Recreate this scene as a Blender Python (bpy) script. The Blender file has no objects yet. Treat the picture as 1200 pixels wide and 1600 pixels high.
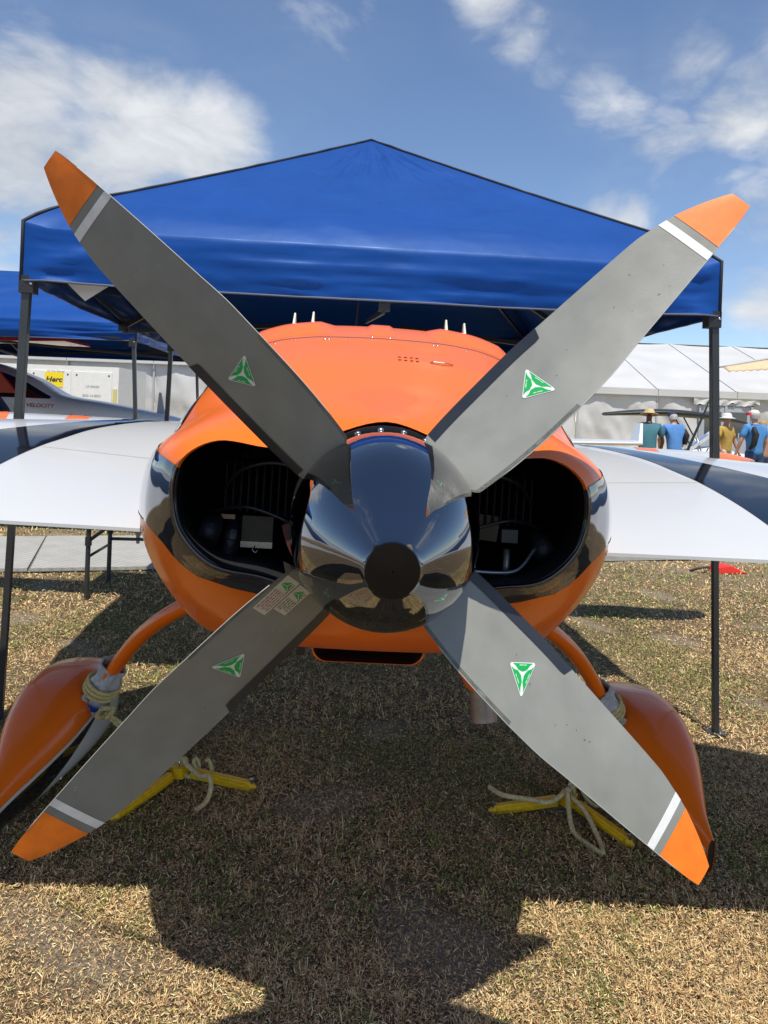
import bpy, bmesh, math, random
import numpy as np
from mathutils import Vector, Matrix, noise as mnoise

R = math.radians
random.seed(7); np.random.seed(7)
S = bpy.context.scene
COL = S.collection

# ------------------------------------------------------------------ camera, sky, sun, exposure
cam_d = bpy.data.cameras.new('camera'); cam = bpy.data.objects.new('camera', cam_d); COL.objects.link(cam)
cam_d.sensor_fit = 'AUTO'; cam_d.sensor_width = 36.0; cam_d.lens = 1150 / 1600 * 36
cam_d.shift_y = -155 / 1600; cam_d.clip_start = 0.05; cam_d.clip_end = 2000
cam.matrix_world = Matrix.Translation((0, 0, 1.40)) @ Matrix.Rotation(R(90), 4, 'X') @ Matrix.Rotation(R(2.2), 4, 'Z')
S.camera = cam
SUN_TO = Vector((0.06, -0.36, 0.93)).normalized()
S.view_settings.view_transform = 'Standard'; S.view_settings.look = 'None'
S.view_settings.gamma = 1.0; S.view_settings.use_curve_mapping = False
S.view_settings.exposure = 0.16
S.cycles.max_bounces = 8; S.cycles.glossy_bounces = 5; S.cycles.diffuse_bounces = 3
S.cycles.sample_clamp_indirect = 6

def build_world():
    w = bpy.data.worlds.new('World'); S.world = w; w.use_nodes = True
    nt = w.node_tree; N = nt.nodes; L = nt.links; N.clear()
    out = N.new('ShaderNodeOutputWorld'); bg = N.new('ShaderNodeBackground'); bg.inputs[1].default_value = 0.138
    L.new(bg.outputs[0], out.inputs[0])
    sky = N.new('ShaderNodeTexSky'); sky.sky_type = 'NISHITA'; sky.sun_disc = False
    sky.sun_elevation = math.asin(SUN_TO.z); sky.sun_rotation = math.atan2(SUN_TO.x, SUN_TO.y)
    sky.air_density = 0.85; sky.dust_density = 0.0; sky.ozone_density = 3.2
    tc = N.new('ShaderNodeTexCoord')
    def m(op, a, b=None, c=None, clamp=False):
        n = N.new('ShaderNodeMath'); n.operation = op; n.use_clamp = clamp
        for i, v in enumerate((a, b, c)):
            if v is None: continue
            if isinstance(v, (int, float)): n.inputs[i].default_value = v
            else: L.new(v, n.inputs[i])
        return n.outputs[0]
    def blob(px, py, r, gain=1.0):
        if isinstance(px, tuple): d = Vector(px).normalized()
        else:
            dx, dy = px - 600, py - 645; c, s = math.cos(R(2.2)), math.sin(R(2.2))
            d = Vector((dx * c + dy * s, 1150, -(dy * c - dx * s))).normalized()
        v = N.new('ShaderNodeVectorMath'); v.operation = 'DISTANCE'
        L.new(tc.outputs['Generated'], v.inputs[0]); v.inputs[1].default_value = d
        mr = N.new('ShaderNodeMapRange'); mr.interpolation_type = 'SMOOTHSTEP'
        L.new(v.outputs['Value'], mr.inputs[0]); mr.inputs[1].default_value = r * 1.15; mr.inputs[2].default_value = r * 0.15
        mr.inputs[3].default_value = 0; mr.inputs[4].default_value = gain
        return mr.outputs[0]
    def noi(scale, detail, rough, dist, zs=1.7, off=0.0):
        mp = N.new('ShaderNodeMapping'); mp.inputs['Scale'].default_value = (1, 1, zs); mp.inputs['Location'].default_value = (off, off * .7, off * .3)
        L.new(tc.outputs['Generated'], mp.inputs[0])
        n = N.new('ShaderNodeTexNoise'); n.inputs['Scale'].default_value = scale; n.inputs['Detail'].default_value = detail
        n.inputs['Roughness'].default_value = rough; n.inputs['Distortion'].default_value = dist
        L.new(mp.outputs[0], n.inputs['Vector']); return n.outputs[0]
    blobs = [(40, 175, .16, 1.15), (190, 200, .17, 1.15), (-180, 240, .30, 1.2), (60, 255, .16, 1.2), (320, 225, .12, 1.05), (775, 0, .075, .85), (825, 40, .08, .8), (875, 85, .07, .7),
             (935, 125, .08, .74), (985, 170, .07, .7), (1045, 220, .09, .76), (430, 60, .16, .4), (1085, 95, .085),
             (1160, 160, .10), (1290, 130, .16), (960, 335, .075, .9), (1190, 340, .10), (1200, 450, .10), (15, 425, .06, .9),
             (1010, 260, .07, .6), (560, 20, .10, .2)]
    # the same broken cloud goes on round the rest of the sky
    blobs += [((-.5, -.6, .5), 0, .30), ((.15, -.7, .75), 0, .26, .8), ((.7, -.5, .35), 0, .34), ((-.9, -.1, .45), 0, .32), ((.9, .2, .5), 0, .30), ((-.2, -1, .22), 0, .28), ((.5, -1, .15), 0, .26), ((.1, -.25, .95), 0, .20, .7), ((-.7, .3, .9), 0, .25, .7), ((-1, -.8, .12), 0, .3)]
    acc = None
    for b in blobs:
        o = blob(*b); acc = o if acc is None else m('MAXIMUM', acc, o)
    n1 = noi(5.5, 9, .56, .35); n2 = noi(1.6, 3, .5, 0, 1.7, 3.1); n3 = noi(9, 5, .6, .6, 2.2, 8.0)
    # general broken cloud over the whole sky plus the clouds seen in the frame
    dens = m('ADD', m('MULTIPLY', acc, .50), m('MULTIPLY', m('SUBTRACT', n2, .5), .30))
    dens = m('ADD', dens, m('MULTIPLY', m('SUBTRACT', n1, .5), 1.05))
    al = N.new('ShaderNodeMapRange'); al.interpolation_type = 'SMOOTHSTEP'; L.new(dens, al.inputs[0])
    al.inputs[1].default_value = .22; al.inputs[2].default_value = .58; al.inputs[3].default_value = 0; al.inputs[4].default_value = .93
    veil = m('MULTIPLY', m('MULTIPLY', n3, m('ADD', acc, .02)), .20)
    alpha = m('MAXIMUM', al.outputs[0], veil, clamp=True)
    sh = N.new('ShaderNodeMapRange'); L.new(m('ADD', m('MULTIPLY', n1, .6), m('MULTIPLY', n3, .5)), sh.inputs[0])
    sh.inputs[1].default_value = .42; sh.inputs[2].default_value = .68
    cc = N.new('ShaderNodeMix'); cc.data_type = 'RGBA'; L.new(sh.outputs[0], cc.inputs[0])
    cc.inputs[6].default_value = (3.4, 3.7, 4.1, 1); cc.inputs[7].default_value = (5.5, 5.6, 5.75, 1)
    mx = N.new('ShaderNodeMix'); mx.data_type = 'RGBA'; L.new(alpha, mx.inputs[0])
    L.new(sky.outputs[0], mx.inputs[6]); L.new(cc.outputs[2], mx.inputs[7])
    L.new(mx.outputs[2], bg.inputs[0])
build_world()
sun_d = bpy.data.lights.new('sun', 'SUN'); sun_d.energy = 4.5; sun_d.angle = R(0.53); sun_d.color = (1.0, .94, .84)
sun = bpy.data.objects.new('sun', sun_d); COL.objects.link(sun); sun.rotation_euler = (-SUN_TO).to_track_quat('-Z', 'Y').to_euler()

# ------------------------------------------------------------------ helpers
def _sock(bs, name, val):
    if name in bs.inputs: bs.inputs[name].default_value = val
MATS = {}
def mat(name, col, rough=.5, metal=0., coat=0., var=0., vscale=8., bump=0., bscale=60., spec=.5, ior=None, sheen=0.,
        rvar=0., detail=4., trans=0., stretch=(1, 1, 1), alpha=1.0):
    if name in MATS: return MATS[name]
    m = bpy.data.materials.new(name); m.use_nodes = True; MATS[name] = m
    nt = m.node_tree; N = nt.nodes; L = nt.links; bs = N['Principled BSDF']
    _sock(bs, 'Base Color', (*col, 1)); _sock(bs, 'Roughness', rough); _sock(bs, 'Metallic', metal)
    _sock(bs, 'Coat Weight', coat); _sock(bs, 'Coat Roughness', .04); _sock(bs, 'Specular IOR Level', spec)
    if ior: _sock(bs, 'IOR', ior)
    if sheen: _sock(bs, 'Sheen Weight', sheen)
    if trans: _sock(bs, 'Transmission Weight', trans)
    tc = N.new('ShaderNodeTexCoord'); mp = N.new('ShaderNodeMapping'); mp.inputs['Scale'].default_value = stretch
    L.new(tc.outputs['Object'], mp.inputs[0])
    def noi(sc, det):
        n = N.new('ShaderNodeTexNoise'); n.inputs['Scale'].default_value = sc; n.inputs['Detail'].default_value = det
        L.new(mp.outputs[0], n.inputs['Vector']); return n.outputs[0]
    if var:
        o = noi(vscale, detail); mx = N.new('ShaderNodeMix'); mx.data_type = 'RGBA'
        mr = N.new('ShaderNodeMapRange'); L.new(o, mr.inputs[0]); mr.inputs[1].default_value = .3; mr.inputs[2].default_value = .7
        L.new(mr.outputs[0], mx.inputs[0])
        mx.inputs[6].default_value = (*[max(0, c * (1 - var)) for c in col], 1); mx.inputs[7].default_value = (*[min(1, c * (1 + var)) for c in col], 1)
        L.new(mx.outputs[2], bs.inputs['Base Color'])
    if rvar:
        o = noi(vscale * 1.7, 5); mr = N.new('ShaderNodeMapRange'); L.new(o, mr.inputs[0]); mr.inputs[1].default_value = .3; mr.inputs[2].default_value = .7
        mr.inputs[3].default_value = max(.01, rough - rvar); mr.inputs[4].default_value = rough + rvar; L.new(mr.outputs[0], bs.inputs['Roughness'])
    if bump:
        o = noi(bscale, 4); b = N.new('ShaderNodeBump'); b.inputs['Strength'].default_value = bump; b.inputs['Distance'].default_value = .01
        L.new(o, b.inputs['Height']); L.new(b.outputs[0], bs.inputs['Normal'])
    return m

def link(name, me, m, parent=None, smooth=True):
    o = bpy.data.objects.new(name, me); COL.objects.link(o)
    if m: me.materials.append(m)
    if parent: o.parent = parent
    if smooth: me.polygons.foreach_set('use_smooth', [True] * len(me.polygons))
    return o
def obj(name, V, F, m, parent=None, smooth=False, sharp=None, fix=False):
    me = bpy.data.meshes.new(name); me.from_pydata([tuple(v) for v in V], [], F); me.update()
    if fix:
        bm = bmesh.new(); bm.from_mesh(me); bmesh.ops.recalc_face_normals(bm, faces=bm.faces); bm.to_mesh(me); bm.free()
    o = link(name, me, m, parent, smooth)
    if sharp:
        me.set_sharp_from_angle(angle=R(sharp))
    return o
def empty(name, loc=(0, 0, 0), rz=0, label=None, cat=None, group=None):
    o = bpy.data.objects.new(name, None); COL.objects.link(o); o.location = loc; o.rotation_euler = (0, 0, rz); o.empty_display_size = .1
    if label: tag(o, label, cat, group)
    return o
def tag(o, label, cat, group=None, kind=None):
    if label: o['label'] = label
    if cat: o['category'] = cat
    if group: o['group'] = group
    if kind: o['kind'] = kind
    return o

class MB:
    def __init__(s): s.V = []; s.F = []
    def add(s, V, F):
        b = len(s.V); s.V += [tuple(v) for v in V]; s.F += [tuple(i + b for i in f) for f in F]; return s
    def box(s, c, d, rot=None):
        hx, hy, hz = d[0] / 2, d[1] / 2, d[2] / 2
        V = [Vector((x, y, z)) for z in (-hz, hz) for y in (-hy, hy) for x in (-hx, hx)]
        if rot is not None: V = [rot @ v for v in V]
        return s.add([v + Vector(c) for v in V], [(0, 2, 3, 1), (4, 5, 7, 6), (0, 1, 5, 4), (2, 6, 7, 3), (0, 4, 6, 2), (1, 3, 7, 5)])
    def bar(s, a, b, w, h=None, up=(0, 0, 1)):
        a = Vector(a); b = Vector(b); d = b - a; h = h or w; y = d.normalized(); u = Vector(up)
        if abs(y.dot(u)) > .98: u = Vector((0, 1, 0))
        x = y.cross(u).normalized(); z = x.cross(y)
        return s.box((a + b) / 2, (w, d.length, h), Matrix((x, y, z)).transposed())
    def tube(s, P, r, n=10, cap=True, sq=1.0):
        P = [Vector(p) for p in P]; k = len(P); rr = r if isinstance(r, (list, tuple)) else [r] * k
        V = []; F = []; ref = None
        for i in range(k):
            t = (P[min(i + 1, k - 1)] - P[max(i - 1, 0)]).normalized()
            if ref is None: ref = Vector((0, 0, 1)) if abs(t.z) < .9 else Vector((1, 0, 0))
            x = (ref - t * ref.dot(t)).normalized(); y = t.cross(x); ref = x
            for j in range(n):
                a = 2 * math.pi * j / n; V.append(P[i] + (x * math.cos(a) + y * math.sin(a) * sq) * rr[i])
        for i in range(k - 1):
            for j in range(n):
                F.append((i * n + j, i * n + (j + 1) % n, (i + 1) * n + (j + 1) % n, (i + 1) * n + j))
        if cap: F.append(tuple(range(n - 1, -1, -1))); F.append(tuple((k - 1) * n + j for j in range(n)))
        return s.add(V, F)
    def lathe(s, prof, n=32, axis=None, org=(0, 0, 0), capa=False, capb=False):
        M = axis if axis is not None else Matrix.Identity(3); V = []; F = []; k = len(prof)   # profile (radius, height)
        for r, h in prof:
            for j in range(n):
                a = 2 * math.pi * j / n; V.append(M @ Vector((r * math.cos(a), r * math.sin(a), h)) + Vector(org))
        for i in range(k - 1):
            for j in range(n): F.append((i * n + j, i * n + (j + 1) % n, (i + 1) * n + (j + 1) % n, (i + 1) * n + j))
        if capa: F.append(tuple(range(n - 1, -1, -1)))
        if capb: F.append(tuple((k - 1) * n + j for j in range(n)))
        return s.add(V, F)
    def grid(s, G, closed=False):
        a = len(G); b = len(G[0]); V = [p for row in G for p in row]; F = []
        for i in range(a - 1):
            for j in range(b if closed else b - 1):
                F.append((i * b + j, i * b + (j + 1) % b, (i + 1) * b + (j + 1) % b, (i + 1) * b + j))
        return s.add(V, F)
    def build(s, name, m, parent=None, smooth=False, sharp=None, fix=True): return obj(name, s.V, s.F, m, parent, smooth, sharp, fix)

def bevel(o, w=.004, seg=2):
    b = o.modifiers.new('bevel', 'BEVEL'); b.width = w; b.segments = seg; b.limit_method = 'ANGLE'; b.angle_limit = R(35); return o
def smoothpath(P, n=8):
    P = [Vector(p) for p in P]; Q = []
    for i in range(len(P) - 1):
        p0 = P[max(i - 1, 0)]; p1 = P[i]; p2 = P[i + 1]; p3 = P[min(i + 2, len(P) - 1)]
        for k in range(n):
            t = k / n; Q.append(.5 * ((2 * p1) + (p2 - p0) * t + (2 * p0 - 5 * p1 + 4 * p2 - p3) * t * t + (3 * p1 - p0 - 3 * p2 + p3) * t ** 3))
    return Q + [P[-1]]
def text(name, body, size, m, parent=None, M=None, ext=.001, shear=0, align='CENTER', bold=0, sx=1.0):
    c = bpy.data.curves.new(name, 'FONT'); c.body = body; c.size = size; c.extrude = ext; c.align_x = align; c.align_y = 'CENTER'; c.shear = shear; c.offset = bold
    t = bpy.data.objects.new(name, c); COL.objects.link(t); bpy.context.view_layer.update()
    me = bpy.data.meshes.new_from_object(t.evaluated_get(bpy.context.evaluated_depsgraph_get())); bpy.data.objects.remove(t)
    me.transform(Matrix.Diagonal((sx, 1, 1, 1)))
    if M is not None: me.transform(M)
    o = bpy.data.objects.new(name, me); COL.objects.link(o); me.materials.clear(); me.materials.append(m)
    if parent: o.parent = parent
    return o
def pchip(xs, ys):
    xs = list(xs); ys = list(ys)
    def f(x):
        if x <= xs[0]: return ys[0]
        if x >= xs[-1]: return ys[-1]
        for i in range(len(xs) - 1):
            if x <= xs[i + 1]: break
        def sl(k):
            if k <= 0: return (ys[1] - ys[0]) / (xs[1] - xs[0])
            if k >= len(xs) - 1: return (ys[-1] - ys[-2]) / (xs[-1] - xs[-2])
            a = (ys[k] - ys[k - 1]) / (xs[k] - xs[k - 1]); b = (ys[k + 1] - ys[k]) / (xs[k + 1] - xs[k])
            return 0 if a * b <= 0 else 2 * a * b / (a + b)
        h = xs[i + 1] - xs[i]; t = (x - xs[i]) / h; m0, m1 = sl(i) * h, sl(i + 1) * h
        return (2 * t**3 - 3 * t * t + 1) * ys[i] + (t**3 - 2 * t * t + t) * m0 + (-2 * t**3 + 3 * t * t) * ys[i + 1] + (t**3 - t * t) * m1
    return f
def gz(x, y=0):                      # the field falls very slightly to the right
    return -0.0175 * max(-4, min(4, x))
def fbm(x, y, z=0.0, o=4): return mnoise.fractal(Vector((x, y, z)), 1.0, 2.0, o)

# ------------------------------------------------------------------ materials
ORANGE = mat('orange_paint', (.86, .165, .006), .32, coat=.30, spec=.3, var=.04, vscale=1.5, bump=.02, bscale=9)
ORANGE_TIP = mat('orange_tip_paint', (.90, .20, .012), .5, var=.12, vscale=40)
WHITE = mat('white_paint', (.60, .605, .60), .24, coat=.6, var=.02, vscale=2)
BLACK = mat('gloss_black_paint', (.006, .007, .010), .05, coat=1, spec=.9)
NAVY = mat('navy_stripe_paint', (.006, .008, .014), .07, coat=.35, spec=.5, bump=.015, bscale=7)
CHROME = mat('black_chrome', (.215, .22, .235), .035, metal=1, bump=.01, bscale=5)
CAPBLACK = mat('matt_black_cap', (.003, .003, .0035), .14, spec=.35)
BLADE = mat('blade_grey', (.235, .238, .215), .52, var=.10, vscale=14, rvar=.10, bump=.03, bscale=300, detail=7)
BOOT = mat('leading_edge_boot', (.022, .025, .032), .38, rvar=.1)
STRIPEW = mat('white_band_paint', (.74, .74, .72), .5, var=.06, vscale=60)
EDGE = mat('worn_metal_edge', (.62, .60, .55), .35, metal=.7)
DECALW = mat('decal_white', (.70, .74, .70), .5)
DECALG = mat('decal_green', (.004, .38, .075), .45)
PAPER = mat('sticker_paper', (.62, .60, .48), .55, var=.08, vscale=70)
INK = mat('ink', (.05, .05, .05), .6)
REDINK = mat('red_ink', (.32, .05, .04), .6)
STEEL = mat('bright_steel', (.62, .61, .58), .25, metal=1, var=.1)
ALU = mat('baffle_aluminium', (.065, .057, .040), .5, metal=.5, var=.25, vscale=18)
BRASS = mat('brass', (.55, .42, .16), .4, metal=.9, var=.2)
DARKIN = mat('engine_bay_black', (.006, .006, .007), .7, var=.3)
HOSE = mat('rubber_hose', (.012, .012, .016), .5, bump=.3, bscale=90)
MAROON = mat('maroon_seal', (.09, .018, .012), .6, var=.2)
EXH = mat('exhaust_steel', (.30, .25, .21), .45, metal=.8, var=.35, vscale=14)
TYRE = mat('tyre_rubber', (.015, .015, .015), .8, var=.3)
CLOTH = mat('blue_canopy_cloth', (.004, .051, .250), .45, var=.08, vscale=3, bump=.22, bscale=8, spec=.42, sheen=.15, rvar=.06)
for n_ in CLOTH.node_tree.nodes:
    if n_.type == 'BSDF_PRINCIPLED': _sock(n_, 'Specular Tint', (.35, .6, 1.0, 1)); _sock(n_, 'Sheen Tint', (.3, .5, 1.0, 1))
CLOTHIN = mat('canopy_lining', (.018, .022, .055), .6, var=.2, vscale=4)
FRAME = mat('dark_frame_steel', (.028, .030, .034), .42, coat=.2, var=.15)
PLASTIC = mat('black_plastic', (.02, .02, .022), .5)
TRIM = mat('black_trim', (.012, .012, .016), .6)
YELLOW = mat('yellow_enamel', (.80, .48, .006), .38, var=.14, vscale=45, rvar=.12)
ROPE = mat('yellow_rope', (.60, .52, .24), .85, var=.22, vscale=90, bump=.5, bscale=400)
ROPEW = mat('cream_rope', (.70, .58, .30), .85, var=.2, vscale=90, bump=.5, bscale=400)
TOWEL = mat('grey_towel', (.58, .63, .69), .95, var=.22, vscale=60, bump=.8, bscale=500, sheen=.4)
BLUEBAND = mat('blue_band', (.01, .06, .38), .7, var=.15, vscale=50)
VINYL = mat('white_tent_vinyl', (.56, .56, .55), .45, var=.06, vscale=.7, bump=.06, bscale=1.2)
VINYLD = mat('tent_seam', (.42, .43, .44), .6)
CONT = mat('container_white', (.74, .74, .72), .4, var=.04)
SIGNY = mat('yellow_sign', (.86, .66, .01), .5)
GLASSD = mat('dark_window', (.008, .009, .012), .06, coat=1, spec=.8)
SILVER = mat('silver_grey_paint', (.74, .75, .77), .3, coat=.6, var=.03)
REDP = mat('red_paint', (.36, .012, .012), .3, coat=.6)
FINW = mat('pale_fin_plastic', (.55, .55, .45), .5)

# ------------------------------------------------------------------ ground
def build_ground():
    m = bpy.data.materials.new('dry_grass_ground'); m.use_nodes = True; nt = m.node_tree; N = nt.nodes; L = nt.links; bs = N['Principled BSDF']
    _sock(bs, 'Roughness', .95); _sock(bs, 'Specular IOR Level', .15)
    tc = N.new('ShaderNodeTexCoord')
    def noi(sc, det, rough=.6, dist=0, scale=(1, 1, 1)):
        mp = N.new('ShaderNodeMapping'); mp.inputs['Scale'].default_value = scale; L.new(tc.outputs['Object'], mp.inputs[0])
        n = N.new('ShaderNodeTexNoise'); n.inputs['Scale'].default_value = sc; n.inputs['Detail'].default_value = det
        n.inputs['Roughness'].default_value = rough; n.inputs['Distortion'].default_value = dist; L.new(mp.outputs[0], n.inputs['Vector']); return n.outputs[0]
    def ramp(v, a, b):
        r = N.new('ShaderNodeMapRange'); L.new(v, r.inputs[0]); r.inputs[1].default_value = a; r.inputs[2].default_value = b; return r.outputs[0]
    def mix(f, a, b):
        x = N.new('ShaderNodeMix'); x.data_type = 'RGBA'; L.new(f, x.inputs[0])
        for i, c in ((6, a), (7, b)):
            if isinstance(c, tuple): x.inputs[i].default_value = (*c, 1)
            else: L.new(c, x.inputs[i])
        return x.outputs[2]
    fine = noi(70, 6, .7, 1.5); fib = noi(160, 4, .7, 3.0, (1, .35, 1)); patch = noi(1.3, 5, .6); p2 = noi(.35, 4); dirt = noi(2.7, 5, .65)
    straw = mix(ramp(fine, .35, .65), (.22, .155, .09), (.56, .44, .28))
    straw = mix(ramp(fib, .45, .62), straw, (.66, .54, .36))
    green = mix(ramp(fine, .35, .65), (.07, .08, .03), (.28, .29, .12))
    c = mix(ramp(patch, .50, .66), straw, green)
    c = mix(ramp(p2, .5, .75), c, mix(ramp(fine, .3, .7), (.18, .16, .08), (.46, .38, .23)))
    c = mix(ramp(dirt, .62, .72), c, (.52, .45, .37))
    sep = N.new('ShaderNodeSeparateXYZ'); L.new(tc.outputs['Object'], sep.inputs[0])
    mid = noi(38, 5, .75, 2.5); fl2 = noi(120, 4, .75, 2.0, (1, .6, 1))
    soil = mix(ramp(fine, .36, .64), (.055, .037, .020), (.36, .26, .155)); soil = mix(ramp(fl2, .54, .64), soil, (.68, .54, .34)); soil = mix(ramp(mid, .50, .40), soil, (.045, .032, .018))
    ba = N.new('ShaderNodeAttribute'); ba.attribute_name = 'bare'
    sand = mix(ramp(fine, .35, .65), (.17, .135, .095), (.62, .54, .42)); soil = mix(ramp(ba.outputs['Fac'], .4, 1.7), soil, sand)
    c = mix(ramp(sep.outputs[1], 6.0, 11.0), soil, c)
    L.new(c, bs.inputs['Base Color'])
    b = N.new('ShaderNodeBump'); b.inputs['Strength'].default_value = .9; b.inputs['Distance'].default_value = .02
    L.new(fine, b.inputs['Height']); L.new(b.outputs[0], bs.inputs['Normal'])
    xs = sorted(set([-700, -150, -60, -25, -12, -8] + [i * .08 for i in range(-75, 76)] + [8, 12, 25, 60, 150, 700]))
    ys = sorted(set([-700, -150, -50, -20, -8, -4, -2, 0] + [1 + i * .08 for i in range(112)] + [10.5, 12, 15, 20, 30, 60, 150, 700]))
    G = []
    for y in ys:
        row = []
        for x in xs:
            near = 1.0 if (-6 < x < 6 and .8 < y < 9.5) else 0.0
            row.append((x, y, gz(x) + near * .012 * fbm(x * 1.9, y * 1.9)))
        G.append(row)
    o = MB().grid(G).build('ground', m, None, True, fix=False)
    at = o.data.attributes.new('bare', 'FLOAT', 'POINT'); at.data.foreach_set('value', [max(0, min(1, (mnoise.noise(Vector((v.co.x * 2.3 + 17., v.co.y * 2.3, 17. * .37))) - .34) / .16)) if v.co.y < 11 and abs(v.co.x) < 8 else 0. for v in o.data.vertices])
    tag(o, 'dry sunburnt grass field under the airplane', None, kind='structure')
build_ground()

PATH = [(-30.0, .42), (12.0, 10.6)]      # line of the path's near edge
def path_near(x): return 6.08 + (x + 1.7) * .36
def in_path(x, y): return path_near(x) - .03 < y < path_near(x) + 1.62
def build_path():
    m = bpy.data.materials.new('concrete_pavers'); m.use_nodes = True; nt = m.node_tree; N = nt.nodes; L = nt.links; bs = N['Principled BSDF']
    tc = N.new('ShaderNodeTexCoord'); n = N.new('ShaderNodeTexNoise'); n.inputs['Scale'].default_value = 5; n.inputs['Detail'].default_value = 6; L.new(tc.outputs['Object'], n.inputs['Vector'])
    x = N.new('ShaderNodeMix'); x.data_type = 'RGBA'; L.new(n.outputs[0], x.inputs[0]); x.inputs[6].default_value = (.30, .30, .28, 1); x.inputs[7].default_value = (.46, .455, .43, 1)
    L.new(x.outputs[2], bs.inputs['Base Color']); _sock(bs, 'Roughness', .85)
    base = MB(); ang = math.atan(.36); d = Vector((math.cos(ang), math.sin(ang), 0)); nrm = Vector((-d.y, d.x, 0)); W = 1.5
    o0 = Vector((-1.7, 6.08, 0))
    def P(s, t, z): p = o0 + d * s + nrm * t; return Vector((p.x, p.y, gz(p.x) + z))
    base.grid([[P(s, t, .012) for t in (0, W)] for s in np.linspace(-16, 7, 47)])
    root = base.build('path', mat('path_joint', (.20, .19, .165), .95, var=.2), None); tag(root, 'pale grey strip of ribbed path panels crossing the grass behind the wing', None, kind='structure')
    # ribbed roll-out panels, each a slab laid slightly askew to the path
    wv = N.new('ShaderNodeTexWave'); wv.inputs['Scale'].default_value = 5.0; wv.inputs['Distortion'].default_value = .3; mpp = N.new('ShaderNodeMapping'); mpp.inputs['Rotation'].default_value = (0, 0, R(38)); L.new(tc.outputs['Object'], mpp.inputs[0]); L.new(mpp.outputs[0], wv.inputs['Vector'])
    bb = N.new('ShaderNodeBump'); bb.inputs['Strength'].default_value = .8; bb.inputs['Distance'].default_value = .015; L.new(wv.outputs['Fac'], bb.inputs['Height']); L.new(bb.outputs[0], bs.inputs['Normal'])
    px = MB(); px.box((0, 0, .012), (1.17, W - .02, .024))
    me = bpy.data.meshes.new('panel'); me.from_pydata(px.V, [], px.F); me.materials.append(m)
    s = -10.0
    while s < 4.0:
        q = bpy.data.objects.new('panel', me); COL.objects.link(q); q.parent = root
        p = P(s, W / 2, .010); q.location = p; q.rotation_euler = (random.uniform(-.003, .003), math.atan(.0175) if abs(p.x) < 4 else 0, ang + random.uniform(-.004, .004)); s += 1.19
build_path()

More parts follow.
